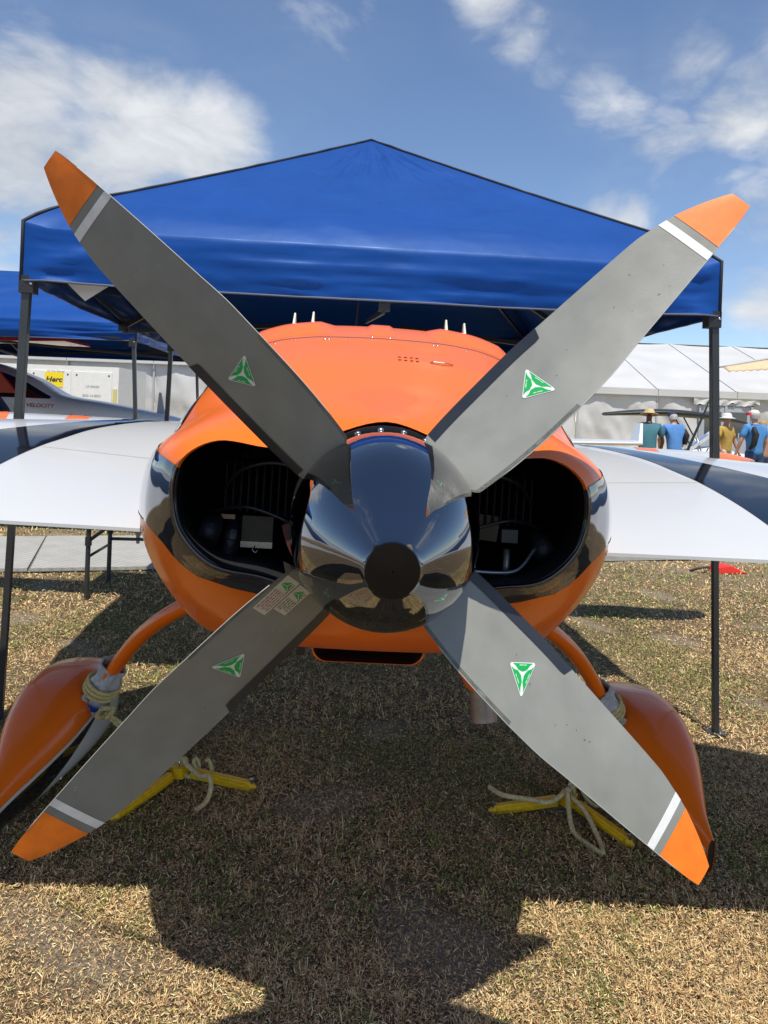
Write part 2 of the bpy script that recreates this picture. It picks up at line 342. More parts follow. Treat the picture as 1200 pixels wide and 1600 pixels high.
def build_grass():
    rng = np.random.default_rng(11)
    def vn(x, y, f, seed): return np.array([mnoise.noise(Vector((a * f + seed, b * f, seed * .37))) for a, b in zip(x, y)])
    parts = []
    #        y0   y1   litter  blades  width
    for (y0, y1, d0, d1, ws) in ((1.15, 2.1, 58000, 12000, .58), (2.1, 3.2, 36000, 8500, .72), (3.2, 4.8, 11000, 3800, 1.10), (4.8, 6.6, 2800, 1500, 1.8), (6.6, 10.5, 800, 600, 2.8)):
        hw = .60 * y1 + .55
        for kind, d in ((0, d0), (1, d1)):
            n = int(d * (y1 - y0) * 2 * hw); x = rng.uniform(-hw, hw, n); y = rng.uniform(y0, y1, n); k = np.abs(x) < .60 * y + .55
            parts.append(np.stack([x[k], y[k], np.full(k.sum(), ws), np.full(k.sum(), kind)], 1))
    A = np.concatenate(parts); x, y = A[:, 0], A[:, 1]
    inp = np.array([in_path(a, b) for a, b in A[:, :2]]); A = A[~inp]; x, y = A[:, 0], A[:, 1]
    g1 = vn(x, y, 1.5, 3.0); g2 = vn(x, y, 8.0, 9.0); bare = vn(x, y, 2.3, 17.0)
    keep = ~(rng.random(len(x)) < np.clip((bare - .34) / .16, 0, 1) * np.where(A[:, 3] > .5, .90, .55)); A = A[keep]; g1 = g1[keep]; g2 = g2[keep]; x, y = A[:, 0], A[:, 1]; n = len(A); up = A[:, 3] > .5
    # tufts: pull the upright blades towards clump centres
    cell = .062; cx = (np.floor(x / cell) + .5) * cell; cy = (np.floor(y / cell) + .5) * cell; h1 = np.sin(cx * 127.1 + cy * 311.7) * 43758.5; h1 -= np.floor(h1); h2 = np.sin(cx * 269.5 + cy * 183.3) * 43758.5; h2 -= np.floor(h2)
    tx_ = cx + (h1 - .5) * cell; ty_ = cy + (h2 - .5) * cell; pull = np.where(up, .62, .0); x = x + (tx_ - x) * pull; y = y + (ty_ - y) * pull
    pg = np.clip(.46 + .85 * g1 + .5 * g2, .05, .92); green = np.where(up, (.75 * h1 + .25 * rng.random(n)) < pg, rng.random(n) < pg * .5)
    L = np.where(up, rng.uniform(.013, .042, n), rng.uniform(.005, .019, n)) * np.where(rng.random(n) < .03, 1.8, 1) * (.85 + .15 * A[:, 2])
    tilt = np.where(up, rng.uniform(.35, 1.35, n), rng.uniform(-.05, .75, n)); az = rng.uniform(0, 2 * np.pi, n)
    away = np.arctan2(y - ty_, x - tx_); az = np.where(up, away + rng.normal(0, .8, n), az)
    wd = rng.uniform(.0008, .0019, n) * A[:, 2]
    bend = np.where(up, rng.uniform(-1.1, .1, n), rng.uniform(-1.0, .5, n)); crook = rng.uniform(-1.0, 1.0, n) * np.where(up, .4, 1)
    dx, dy = np.cos(az), np.sin(az); bz = -0.0175 * np.clip(x, -4, 4) + np.where(up, -.002, rng.uniform(-.002, .014, n))
    m1 = .5 * L; sx, sy = -dy, dx
    mx_ = x + dx * np.cos(tilt) * m1; my_ = y + dy * np.cos(tilt) * m1; mz_ = bz + np.sin(tilt) * m1
    ex = dx * np.cos(crook) - dy * np.sin(crook); ey = dx * np.sin(crook) + dy * np.cos(crook); t2 = tilt + bend
    px, py, pz = mx_ + ex * np.cos(t2) * m1, my_ + ey * np.cos(t2) * m1, np.maximum(mz_ + np.sin(t2) * m1, bz + .0005)
    tw = rng.uniform(-.9, .9, n) * wd      # twist lifts one edge
    V = np.empty((n, 5, 3), np.float32)
    V[:, 0] = np.stack([x - sx * wd, y - sy * wd, bz], 1); V[:, 1] = np.stack([x + sx * wd, y + sy * wd, bz], 1)
    V[:, 2] = np.stack([mx_ + sx * wd * .9, my_ + sy * wd * .9, mz_ + tw], 1); V[:, 3] = np.stack([mx_ - sx * wd * .9, my_ - sy * wd * .9, mz_ - tw], 1)
    V[:, 4] = np.stack([px, py, pz], 1)
    me = bpy.data.meshes.new('grass_blades'); me.vertices.add(n * 5); me.vertices.foreach_set('co', V.ravel())
    base = np.arange(n) * 5
    loops = np.stack([base, base + 1, base + 2, base + 3, base + 3, base + 2, base + 4], 1).astype(np.int32)
    me.loops.add(n * 7); me.loops.foreach_set('vertex_index', loops.ravel())
    me.polygons.add(n * 2); me.polygons.foreach_set('loop_start', np.stack([np.arange(n) * 7, np.arange(n) * 7 + 4], 1).astype(np.int32).ravel()); me.update(calc_edges=True); me.validate()
    v = rng.random((n, 1))
    pal = np.array([[.84, .70, .44], [.70, .53, .29], [.58, .41, .23], [.32, .20, .10], [.50, .43, .32], [.74, .63, .32]]); w = np.array([.20, .25, .20, .20, .07, .08]); sc = pal[rng.choice(6, n, p=w)] * (.60 + .6 * v)
    gp = np.array([[.11, .16, .040], [.20, .25, .070], [.38, .40, .14], [.07, .11, .035]]); gc = gp[rng.choice(4, n, p=[.33, .33, .18, .16])] * (.75 + .5 * v)
    c = np.clip(np.where(green[:, None], gc, sc) * np.array([[1.16, 1.04, .90]]), 0, .9); c4 = np.concatenate([c, np.ones((n, 1))], 1).astype(np.float32)
    at = me.color_attributes.new('blade_colour', 'FLOAT_COLOR', 'POINT'); at.data.foreach_set('color', np.repeat(c4, 5, 0).ravel())
    m = bpy.data.materials.new('grass_blade'); m.use_nodes = True; bs = m.node_tree.nodes['Principled BSDF']; a = m.node_tree.nodes.new('ShaderNodeAttribute'); a.attribute_name = 'blade_colour'
    m.node_tree.links.new(a.outputs['Color'], bs.inputs['Base Color']); _sock(bs, 'Roughness', .65); _sock(bs, 'Specular IOR Level', .3)
    o = link('grass', me, m, None, False); tag(o, 'short dry straw and green grass blades covering the field', 'grass', kind='stuff')
build_grass()

# ------------------------------------------------------------------ the airplane
HUB = Vector((-0.016, 1.28)); YAW = R(1.9); HUBZ = 1.205
plane = empty('parked_airplane', (HUB.x, HUB.y, 0), 0, 'orange and white pusher airplane with four-blade grey propeller, parked under the blue canopy', 'airplane')
plane.rotation_euler = (0, R(1.1), YAW)      # sits with the slope of the field

# ---- fuselage surface: sections of 13 half-points, top to bottom
SEC = {
 .13: [(0, 1.385), (.11, 1.352), (.17, 1.326), (.23, 1.323), (.322, 1.331), (.387, 1.293), (.402, 1.225), (.382, 1.150), (.318, 1.092), (.225, 1.075), (.165, 1.055), (.12, 1.02), (0, .990)],
 .165: [(0, 1.395), (.112, 1.372), (.18, 1.350), (.25, 1.348), (.345, 1.345), (.415, 1.300), (.430, 1.222), (.414, 1.135), (.360, 1.060), (.27, 1.015), (.195, .985), (.13, .965), (0, .950)],
 .24: [(0, 1.412), (.115, 1.40), (.19, 1.385), (.27, 1.38), (.372, 1.36), (.455, 1.302), (.478, 1.218), (.468, 1.118), (.412, 1.02), (.32, .957), (.23, .925), (.14, .913), (0, .908)],
 .42: [(0, 1.458), (.12, 1.452), (.20, 1.442), (.29, 1.425), (.405, 1.375), (.50, 1.295), (.535, 1.20), (.528, 1.09), (.472, .985), (.39, .897), (.30, .866), (.18, .860), (0, .860)],
 .75: [(0, 1.56), (.13, 1.557), (.22, 1.55), (.32, 1.53), (.42, 1.48), (.51, 1.39), (.555, 1.27), (.56, 1.12), (.49, .97), (.395, .875), (.29, .835), (.18, .825), (0, .82)],
 1.25: [(0, 1.692), (.14, 1.689), (.24, 1.68), (.34, 1.66), (.44, 1.61), (.53, 1.50), (.585, 1.34), (.60, 1.13), (.53, .95), (.43, .83), (.31, .775), (.18, .76), (0, .75)],
 1.7: [(0, 1.715), (.15, 1.712), (.26, 1.70), (.36, 1.68), (.47, 1.62), (.56, 1.51), (.61, 1.34), (.62, 1.12), (.59, .93), (.49, .79), (.36, .73), (.2, .71), (0, .70)],
 2.6: [(0, 1.66), (.15, 1.655), (.25, 1.64), (.36, 1.60), (.46, 1.53), (.54, 1.42), (.58, 1.27), (.59, 1.09), (.56, .90), (.46, .76), (.33, .70), (.18, .68), (0, .67)],
 3.4: [(0, 1.33), (.12, 1.325), (.2, 1.31), (.29, 1.28), (.36, 1.23), (.42, 1.16), (.45, 1.07), (.45, .97), (.42, .86), (.34, .77), (.24, .73), (.13, .715), (0, .71)],
 4.2: [(0, 1.16), (.07, 1.157), (.12, 1.15), (.17, 1.13), (.21, 1.10), (.25, 1.06), (.265, 1.01), (.26, .95), (.24, .88), (.19, .83), (.13, .805), (.07, .80), (0, .80)],
 4.75: [(0, .97), (.008, .97), (.013, .968), (.018, .966), (.022, .962), (.026, .957), (.027, .95), (.026, .94), (.022, .932), (.018, .928), (.013, .925), (.008, .923), (0, .922)]}
SV = sorted(SEC); SC = [[pchip(SV, [SEC[v][i][k] for v in SV]) for k in (0, 1)] for i in range(13)]
from functools import lru_cache
@lru_cache(None)
def ctrl(v): return [(SC[i][0](v), SC[i][1](v)) for i in range(13)]
def fus(v, t, off=0.0):
    """surface point; t in 0..12 from top to bottom on the right, negative on the left"""
    def raw(v, t):
        c = ctrl(round(v, 5)); sg = 1 if t >= 0 else -1; t = abs(t)
        def g(i):
            if i < 0: x, z = c[-i]; return (-x, z)
            if i > 12: x, z = c[24 - i]; return (-x, z)
            return c[i]
        i = min(int(t), 11); f = t - i; a, b, d, e = g(i - 1), g(i), g(i + 1), g(i + 2); r = []
        for k in (0, 1):
            r.append(.5 * (2 * b[k] + (d[k] - a[k]) * f + (2 * a[k] - 5 * b[k] + 4 * d[k] - e[k]) * f * f + (3 * b[k] - a[k] - 3 * d[k] + e[k]) * f ** 3))
        return Vector((r[0] * sg, v, r[1]))
    p = raw(v, t)
    if off:
        du = raw(v + .004, t) - raw(v - .004, t) if v > .135 else raw(v + .004, t) - p
        s1 = min(11.98, abs(t) + .05); s0 = abs(t) - .05; sg = 1 if t >= 0 else -1
        dt = raw(v, s1 * sg) - raw(v, s0 * sg if s0 > 0 else (.0001 * sg)); dt *= sg
        n = du.cross(dt).normalized()
        ctr = Vector((0, v, 1.15))
        if n.dot(p - ctr) < 0: n = -n
        p = p + n * off
    return p
NT = 144; TS = [-12 + 24 * i / NT for i in range(NT)]
def vlist(a, b, n): return [a + (b - a) * i / n for i in range(n + 1)]
vs = vlist(.13, .20, 10) + vlist(.20, .45, 22)[1:] + vlist(.45, .95, 26)[1:]
cowl = MB()
cowl.grid([[fus(v, t) for t in TS] for v in vs], closed=True)
# rolled lip turning inward
def inner(p, k, dv): c = Vector((p.x * k, p.y + dv, 1.20 + (p.z - 1.20) * k)); return c
lip = [fus(.13, t) for t in TS]
cowl.grid([[inner(p, 1 - .018 * s, -.004 * math.sin(math.pi * s) + .006 * max(0, s - .5)) for p in lip] for s in (0, .25, .5, .75, 1)], closed=True)
COWL = cowl.build('engine_cowl', ORANGE, plane, True, 50)
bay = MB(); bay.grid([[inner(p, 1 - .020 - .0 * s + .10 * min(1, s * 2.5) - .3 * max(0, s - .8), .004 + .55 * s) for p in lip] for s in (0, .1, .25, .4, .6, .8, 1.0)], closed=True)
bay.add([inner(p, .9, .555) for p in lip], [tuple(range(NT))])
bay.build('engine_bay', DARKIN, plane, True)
fu = MB(); fu.grid([[fus(v, t) for t in TS] for v in vlist(.954, 2.0, 30) + vlist(2.0, 4.75, 40)[1:]], closed=True)
fu.add([fus(4.75, t) for t in TS], [tuple(range(NT))])
FUS = fu.build('fuselage', WHITE, plane, True)
def patch(name, v0, v1, tlo, thi, nv, ntt, m, parent, off=.0022):
    """paint laid on the skin: tlo, thi are functions of v"""
    G = []
    for i in range(nv + 1):
        v = v0 + (v1 - v0) * i / nv; a, b = tlo(v), thi(v); G.append([fus(v, a + (b - a) * j / ntt, off) for j in range(ntt + 1)])
    return MB().grid(G).build(name, m, parent, True)
tu = pchip([.13, .3, .6, 1.1], [5.25, 5.0, 4.75, 4.55]); tl = pchip([.13, .139, .148, .160, .185, .25, .42, 1.1], [11.2, 10.4, 8.9, 7.8, 7.05, 6.65, 6.45, 6.4])
patch('side_stripe', .131, .949, tu, tl, 130, 26, BLACK, COWL); patch('side_stripe', .131, .949, lambda v: -tl(v), lambda v: -tu(v), 130, 26, BLACK, COWL)
tr = pchip([.95, 1.1, 1.3, 1.5], [4.55, 4.2, 3.8, 3.3]); patch('roof_paint', .956, 1.5, lambda v: -tr(v), tr, 24, 50, ORANGE, FUS, .0012)
tw = pchip([1.75, 2.2, 2.6, 3.0], [2.5, 2.5, 2.6, 2.2]); tw2 = pchip([1.75, 2.2, 2.6, 3.0], [5.2, 6.2, 6.2, 3.0])
for s in (1, -1): patch('cabin_window', 1.8, 2.95, (lambda v: tw(v)) if s > 0 else (lambda v: -tw2(v)), (lambda v: tw2(v)) if s > 0 else (lambda v: -tw(v)), 20, 10, GLASSD, FUS, .002)
patch('windscreen', 2.55, 3.3, lambda v: -2.0, lambda v: 2.0, 14, 14, GLASSD, FUS, .0025)
# black lip below the orange crown
for s in (1, -1):
    G = []
    for k in range(61):
        t = 5.3 + (11.1 - 5.3) * k / 60; p = fus(.13, s * t); row = [fus(.134, s * t, .0022)]
        for q in (-.1, .0, .25, .5, .75, 1.0, 1.2):
            c = inner(p, 1 - .018 * q, -.004 * math.sin(math.pi * max(0, min(q, 1))) + .006 * max(0, q - .5)); c.y -= .0022; c.x *= 1 - .004 * max(0, q - .5); c.z = 1.2 + (c.z - 1.2) * (1 - .004 * max(0, q - .5)); row.append(c)
        G.append(row)
    MB().grid(G).build('lip_paint', BLACK, COWL, True)
# dark joint between cowl and fuselage
jb = MB(); jb.grid([[fus(v, t, -.003) for t in TS] for v in (.94, .962)], closed=True); jb.build('panel_joint', TRIM, FUS, True)
# louvres raised along the joint
def wedge(name, x0, x1, v0, v1, h, m, parent, point=.5):
    """a raised scoop: low at the aft corners, high at the forward edge"""
    G = []
    def tof(v, x):
        lo, hi = 0., 6.
        for _ in range(24):
            mid = (lo + hi) / 2
            if abs(fus(v, mid).x) < abs(x): lo = mid
            else: hi = mid
        return math.copysign(lo, x)
    for i in range(13):
        s = i / 12; v = v0 + (v1 - v0) * s; row = []
        for j in range(25):
            q = j / 24; x = x0 + (x1 - x0) * q; e = min(1, (2.6 + 2.4 * s) * (1 - abs(2 * q - 1)) * .62); row.append(fus(v, tof(v, x), .0015 + h * e * min(1, s * 1.6) * (1 if s < 1 else .0)))
        G.append(row)
    return MB().grid(G).build(name, m, parent, True, 40)
for (a, b, h_) in ((-.44, -.15, .015), (-.045, .045, .008), (.15, .44, .015)):
    wedge('louvre', a, b, .985, 1.20, h_, ORANGE, FUS)
for x in (-.30, -.235, .235, .30):
    p = fus(1.32, 2.2 * x / .25 * .97 if abs(x) < .26 else 2.55 * (1 if x > 0 else -1)); f = MB(); p.x = x
    f.add([(x - .006, 1.27, p.z - .02), (x + .006, 1.27, p.z - .02), (x + .006, 1.36, p.z - .02), (x - .006, 1.36, p.z - .02), (x - .0025, 1.325, p.z + .058), (x + .0025, 1.325, p.z + .058), (x + .0025, 1.345, p.z + .056), (x - .0025, 1.345, p.z + .056)],
          [(0, 1, 5, 4), (1, 2, 6, 5), (2, 3, 7, 6), (3, 0, 4, 7), (4, 5, 6, 7)]); f.build('vortex_fin', FINW, FUS)
def ball(name, p, r, m, parent, flat=.5, ax=(0, 0, 1)):
    q = Vector(ax).to_track_quat('Z', 'Y').to_matrix()
    return MB().lathe([(r, 0), (r * .87, r * .5 * flat), (r * .5, r * .87 * flat), (.0001, r * flat)], 12, q, p, True, False).build(name, m, parent, True)
for v, t in ((.925, -3.4), (.925, -1.35), (.925, -1.22), (.925, 1.22), (.925, 1.35), (.925, 3.4), (.97, -.2), (.97, .2)):
    ball('screw', fus(v, t, .0005), .006, STEEL, COWL, .4, fus(v, t, .01) - fus(v, t))
for t in (-3.9, -2.9, -2.3, -.7, .7, 2.3, 2.9, 3.9, 4.35, -4.35): ball('screw', fus(.925, t, .0005), .0042, STEEL, COWL, .35, fus(.925, t, .01) - fus(.925, t))
for s in (1, -1):
    MB().tube([fus(v, s * tl(v), .0024) for v in vlist(.26, .94, 24)], .0011, 5).build('split_line', TRIM, COWL, True)
    for v in (.30, .345, .39): ball('screw', fus(v, s * (tl(v) + .28), .0006), .0042, STEEL, COWL, .35, fus(v, s * (tl(v) + .28), .01) - fus(v, s * (tl(v) + .28)))
# fastener plate of eight slots and a latch on the cowl top
for i in range(4):
    for j in range(2):
        t = .35 + .12 * i; q = fus(.70 + .035 * j, t, .001); MB().box(q, (.008, .008, .0012)).build('vent_slot', mat('slot_brown', (.12, .05, .03), .6), COWL)
lp = [fus(.70 + (.014 * math.sin(a)), 1.35 + .35 * math.cos(a), .0012) for a in np.linspace(0, 2 * math.pi, 25)]
MB().tube(lp, .0011, 5).build('latch', mat('latch_line', (.35, .10, .05), .5), COWL, True)
MB().tube([fus(.705, 1.05 + .06 * i, .002) for i in range(8)], .0018, 5).build('latch_pin', STEEL, COWL, True)

# ---- lower cowl: oil cooler outlet, exhaust fairings and pipes
def rrect(w, h, r, n=5):
    P = []
    for cx, cz, a0 in ((w - r, h - r, 0), (-w + r, h - r, 90), (-w + r, -h + r, 180), (w - r, -h + r, 270)):
        for k in range(n + 1):
            a = R(a0 + 90 * k / n); P.append((cx + r * math.cos(a), cz + r * math.sin(a)))
    return P
oc = MB(); G = []
for v, w, h, zc, k in ((1.05, .10, .03, .80, 1), (.85, .13, .05, .825, 1), (.60, .137, .052, .840, 1), (.49, .137, .046, .842, 1), (.485, .1325, .0425, .842, 1)):
    G.append([(x, v, zc + z) for x, z in rrect(w, h, .035)])
oc.grid(G, closed=True); oc.build('outlet_duct', ORANGE, plane, True, 45)
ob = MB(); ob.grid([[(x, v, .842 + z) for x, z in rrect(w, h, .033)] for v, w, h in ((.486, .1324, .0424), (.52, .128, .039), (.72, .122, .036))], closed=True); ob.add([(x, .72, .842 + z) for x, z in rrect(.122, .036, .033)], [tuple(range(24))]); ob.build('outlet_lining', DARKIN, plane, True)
MB().box((0, .60, .838), (.19, .012, .013)).build('cooler_fin', BRASS, plane)
for s in (1, -1):
    G = []
    for z, cx, cv, w, l in ((.92, .22, .70, .07, .20), (.845, .235, .68, .080, .17), (.775, .272, .64, .058, .11), (.725, .293, .62, .043, .065), (.710, .298, .615, .040, .055)):
        G.append([(s * (cx + w * math.cos(a)), cv + l * math.sin(a), z) for a in np.linspace(0, 2 * math.pi, 24, endpoint=False)])
    e = MB(); e.grid(G, closed=True); e.build('exhaust_fairing', ORANGE, plane, True)
    ax = Vector((s * .12, -.22, -1)).normalized(); q = ax.to_track_quat('Z', 'Y').to_matrix()
    if s > 0: MB().lathe([(.031, -.10), (.033, .055), (.0335, .075), (.030, .075), (.029, .0), (.001, -.02)], 24, q, (s * .302, .61, .700)).build('exhaust_pipe', EXH, plane, True, 40)
MB().box((-.165, .55, .825), (.02, .04, .06)).build('drain_bracket', PLASTIC, plane)
MB().box((-.37, .62, .80), (.035, .06, .07)).build('drain_bracket', PLASTIC, plane)

# ---- engine parts in the two openings
eng = MB(); eng.tube([(0, .22, 1.2), (0, .55, 1.2)], .11, 20); eng.build('crankcase', mat('crankcase_grey', (.03, .03, .032), .55, metal=.4), plane, True, 40)
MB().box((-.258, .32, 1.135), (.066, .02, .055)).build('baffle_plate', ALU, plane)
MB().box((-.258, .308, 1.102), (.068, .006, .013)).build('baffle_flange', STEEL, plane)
MB().tube([(-.260, .302, 1.10), (-.265, .298, 1.092), (-.258, .297, 1.086), (-.252, .299, 1.094)], .0014, 6).build('safety_wire', STEEL, plane, True)
MB().box((-.155, .36, 1.155), (.055, .03, .022)).build('cylinder_cover', BRASS, plane)
MB().box((-.15, .35, 1.13), (.06, .03, .014)).build('cylinder_flange', STEEL, plane)
MB().box((-.33, .34, 1.155), (.038, .012, .010)).build('hose_bracket', mat('copper_bracket', (.30, .20, .14), .4, metal=.8), plane)
MB().tube([(-.31, .36, 1.15), (-.315, .33, 1.11), (-.32, .31, 1.06)], .020, 14).build('intake_hose', HOSE, plane, True)
MB().tube([(-.314, .335, 1.118), (-.316, .322, 1.100)], .0225, 16).build('hose_clamp', STEEL, plane, True, 40)
sr = MB(); sr.grid([[(math.cos(a) * r_, .20 + dv, 1.205 + math.sin(a) * r_) for a in np.linspace(R(192), R(232), 24)] for r_, dv in ((.165, 0), (.200, 0), (.200, .02), (.165, .02))]); sr.build('seal_ring', MAROON, plane, True, 40)
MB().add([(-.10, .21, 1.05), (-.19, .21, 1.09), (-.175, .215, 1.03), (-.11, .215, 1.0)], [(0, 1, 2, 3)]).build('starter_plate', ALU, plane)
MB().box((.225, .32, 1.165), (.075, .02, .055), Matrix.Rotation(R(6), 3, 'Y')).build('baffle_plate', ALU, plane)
MB().box((.285, .31, 1.150), (.035, .03, .028)).build('sensor_box', mat('sensor_grey', (.06, .065, .07), .4), plane)
MB().box((.158, .20, 1.105), (.020, .006, .06), Matrix.Rotation(R(-8), 3, 'Y')).build('engine_bracket', STEEL, plane)
MB().tube(smoothpath([(.165, .205, 1.092), (.24, .21, 1.088), (.29, .22, 1.095), (.33, .25, 1.135)], 6), .0042, 8).build('oil_line', mat('oil_line_grey', (.28, .30, .32), .3, metal=.8), plane, True)
MB().tube([(.27, .25, 1.13), (.272, .25, 1.05)], .008, 10).build('cable_guide', mat('cable_steel', (.2, .2, .19), .35, metal=.8), plane, True)
MB().tube(smoothpath([(.19, .24, 1.10), (.20, .25, 1.07), (.185, .26, 1.03)], 5), .002, 6).build('ignition_wire', BRASS, plane, True)
for s in (1, -1):
    for r_ in range(2):
        fn = MB()
        for k in range(9): fn.box((s * (.20 + .016 * k), .34 + .10 * r_, 1.225), (.0035, .085, .115 - .002 * k))
        fn.build('cylinder_fins', mat('fin_alloy', (.006, .006, .006), .85, var=.3, vscale=40), plane)
    MB().tube(smoothpath([(s * .15, .22, 1.27), (s * .22, .235, 1.285), (s * .29, .26, 1.265), (s * .33, .30, 1.22)], 6), .0045, 8).build('ignition_lead', mat('lead_black', (.015, .015, .02), .35), plane, True)
    MB().tube(smoothpath([(s * .16, .24, 1.15), (s * .21, .235, 1.175), (s * .28, .25, 1.19), (s * .35, .30, 1.17)], 6), .0035, 8).build('ignition_lead', mat('lead_black', (.015, .015, .02), .35), plane, True)
    MB().tube([(s * .355, .26, 1.12), (s * .36, .40, 1.16)], .024, 14).build('intake_duct', HOSE, plane, True)
for i in range(3): ball('bolt', (.19 + .02 * i, .22, 1.29 - .006 * i), .005, STEEL, plane, .8, (0, -1, 0))

# ---- propeller
PT = R(0.8); PM = Matrix.Rotation(PT, 3, 'X')
def pp(p): return PM @ Vector(p) + Vector((0, 0, HUBZ))
QF = PM @ Matrix.Rotation(R(90), 3, 'X')           # lathe height runs aft (-v)
prof = [(.160, -.085), (.1635, -.083), (.1635, -.060), (.162, -.050), (.1625, -.02), (.161, .03), (.156, .08), (.147, .13), (.132, .18), (.112, .225), (.087, .270), (.061, .308), (.042, .334), (.0375, .341), (.0365, .344)]
def lathe_s(name, prof, m, parent, n=72, capb=False, capa=False, sharp=35): return MB().lathe(prof, n, QF, (0, 0, HUBZ), capa, capb).build(name, m, parent, True, sharp)
SPIN = lathe_s('spinner', prof, CHROME, plane)
lathe_s('spinner_cap', [(.0362, .330), (.0362, .347), (.0350, .349), (.001, .351)], CAPBLACK, SPIN, 48)
lathe_s('backplate', [(.001, -.100), (.168, -.100), (.170, -.097), (.170, -.086), (.1, -.085)], mat('backplate_black', (.02, .021, .024), .3, metal=.6), SPIN)
for i in range(24):
    a = 2 * math.pi * (i + .3) / 24
    if min(abs((math.degrees(a) - b + 180) % 360 - 180) for b in (45.7, 135.7, 225.7, 315.7)) < 13: continue
    e = Vector((math.cos(a), 0, math.sin(a))); ball('screw', pp(e * .1630 + Vector((0, .066, 0))), .0062, STEEL, SPIN, .7, PM @ e)
fTE = pchip([.10, .138, .150, .160, .30, .44, .53, .64, .74, .79, .83, .846], [-.020, -.022, -.050, -.060, -.068, -.066, -.058, -.047, -.036, -.030, -.024, -.020])
fLE = pchip([.10, .138, .150, .160, .30, .40, .55, .67, .72, .75, .80, .835, .846], [.020, .022, .050, .058, .067, .070, .069, .067, .060, .054, .037, .021, .015])
fTH = pchip([.10, .16, .30, .60, .86], [.050, .036, .020, .012, .005])
RTIP = .846
def beta(r): return math.atan2(2.35, 2 * math.pi * max(r, .38))
def bl(phi, r, q, off=0., side=-1, rt=RTIP):
    """blade surface point, q 0 at trailing edge, 1 at leading edge; side -1 the rear face seen from behind"""
    b = beta(r); er = Vector((math.cos(phi), 0, math.sin(phi))); et = Vector((-math.sin(phi), 0, math.cos(phi))); ef = Vector((0, 1, 0))
    s = (fTE(r) + (fLE(r) - fTE(r)) * q) / math.cos(b); d = et * math.cos(b) + ef * math.sin(b); n = (ef * math.cos(b) - et * math.sin(b))
    th = fTH(r); up = th * (1 - (2 * abs(q - .55)) ** 2.2 if q < .55 else 1 - ((q - .55) / .45) ** 2.6)
    up = max(up, 0)
    h = up * .85 if side > 0 else -up * .15
    # raked tip: the outer end is cut on a slant
    rr = r
    return pp(er * rr + d * s + n * (h + (off if side > 0 else -off)))
def bgrid(phi, r0, r1, q0, q1, nr, nq, off, side=-1):
    return [[bl(phi, r0 + (r1 - r0) * i / nr, q0 + (q1 - q0) * j / nq, off, side) for j in range(nq + 1)] for i in range(nr + 1)]
def bpatch(name, phi, r0, r1, q0, q1, m, parent, off=.0006, nr=10, nq=10): return MB().grid(bgrid(phi, r0, r1, q0, q1, nr, nq, off)).build(name, m, parent, True, fix=False)
def chordproj(r): return fLE(r) - fTE(r)
def on_blade(phi, r, y, off):        # y = in-plane offset towards the leading edge, metres
    return bl(phi, r, (y - fTE(r)) / chordproj(r), off)
names = {45.7: 'pale grey blade at upper right', 135.7: 'shaded grey blade at upper left', 225.7: 'shaded grey blade at lower left with two paper stickers at its root', 315.7: 'sunlit pale grey blade at lower right'}
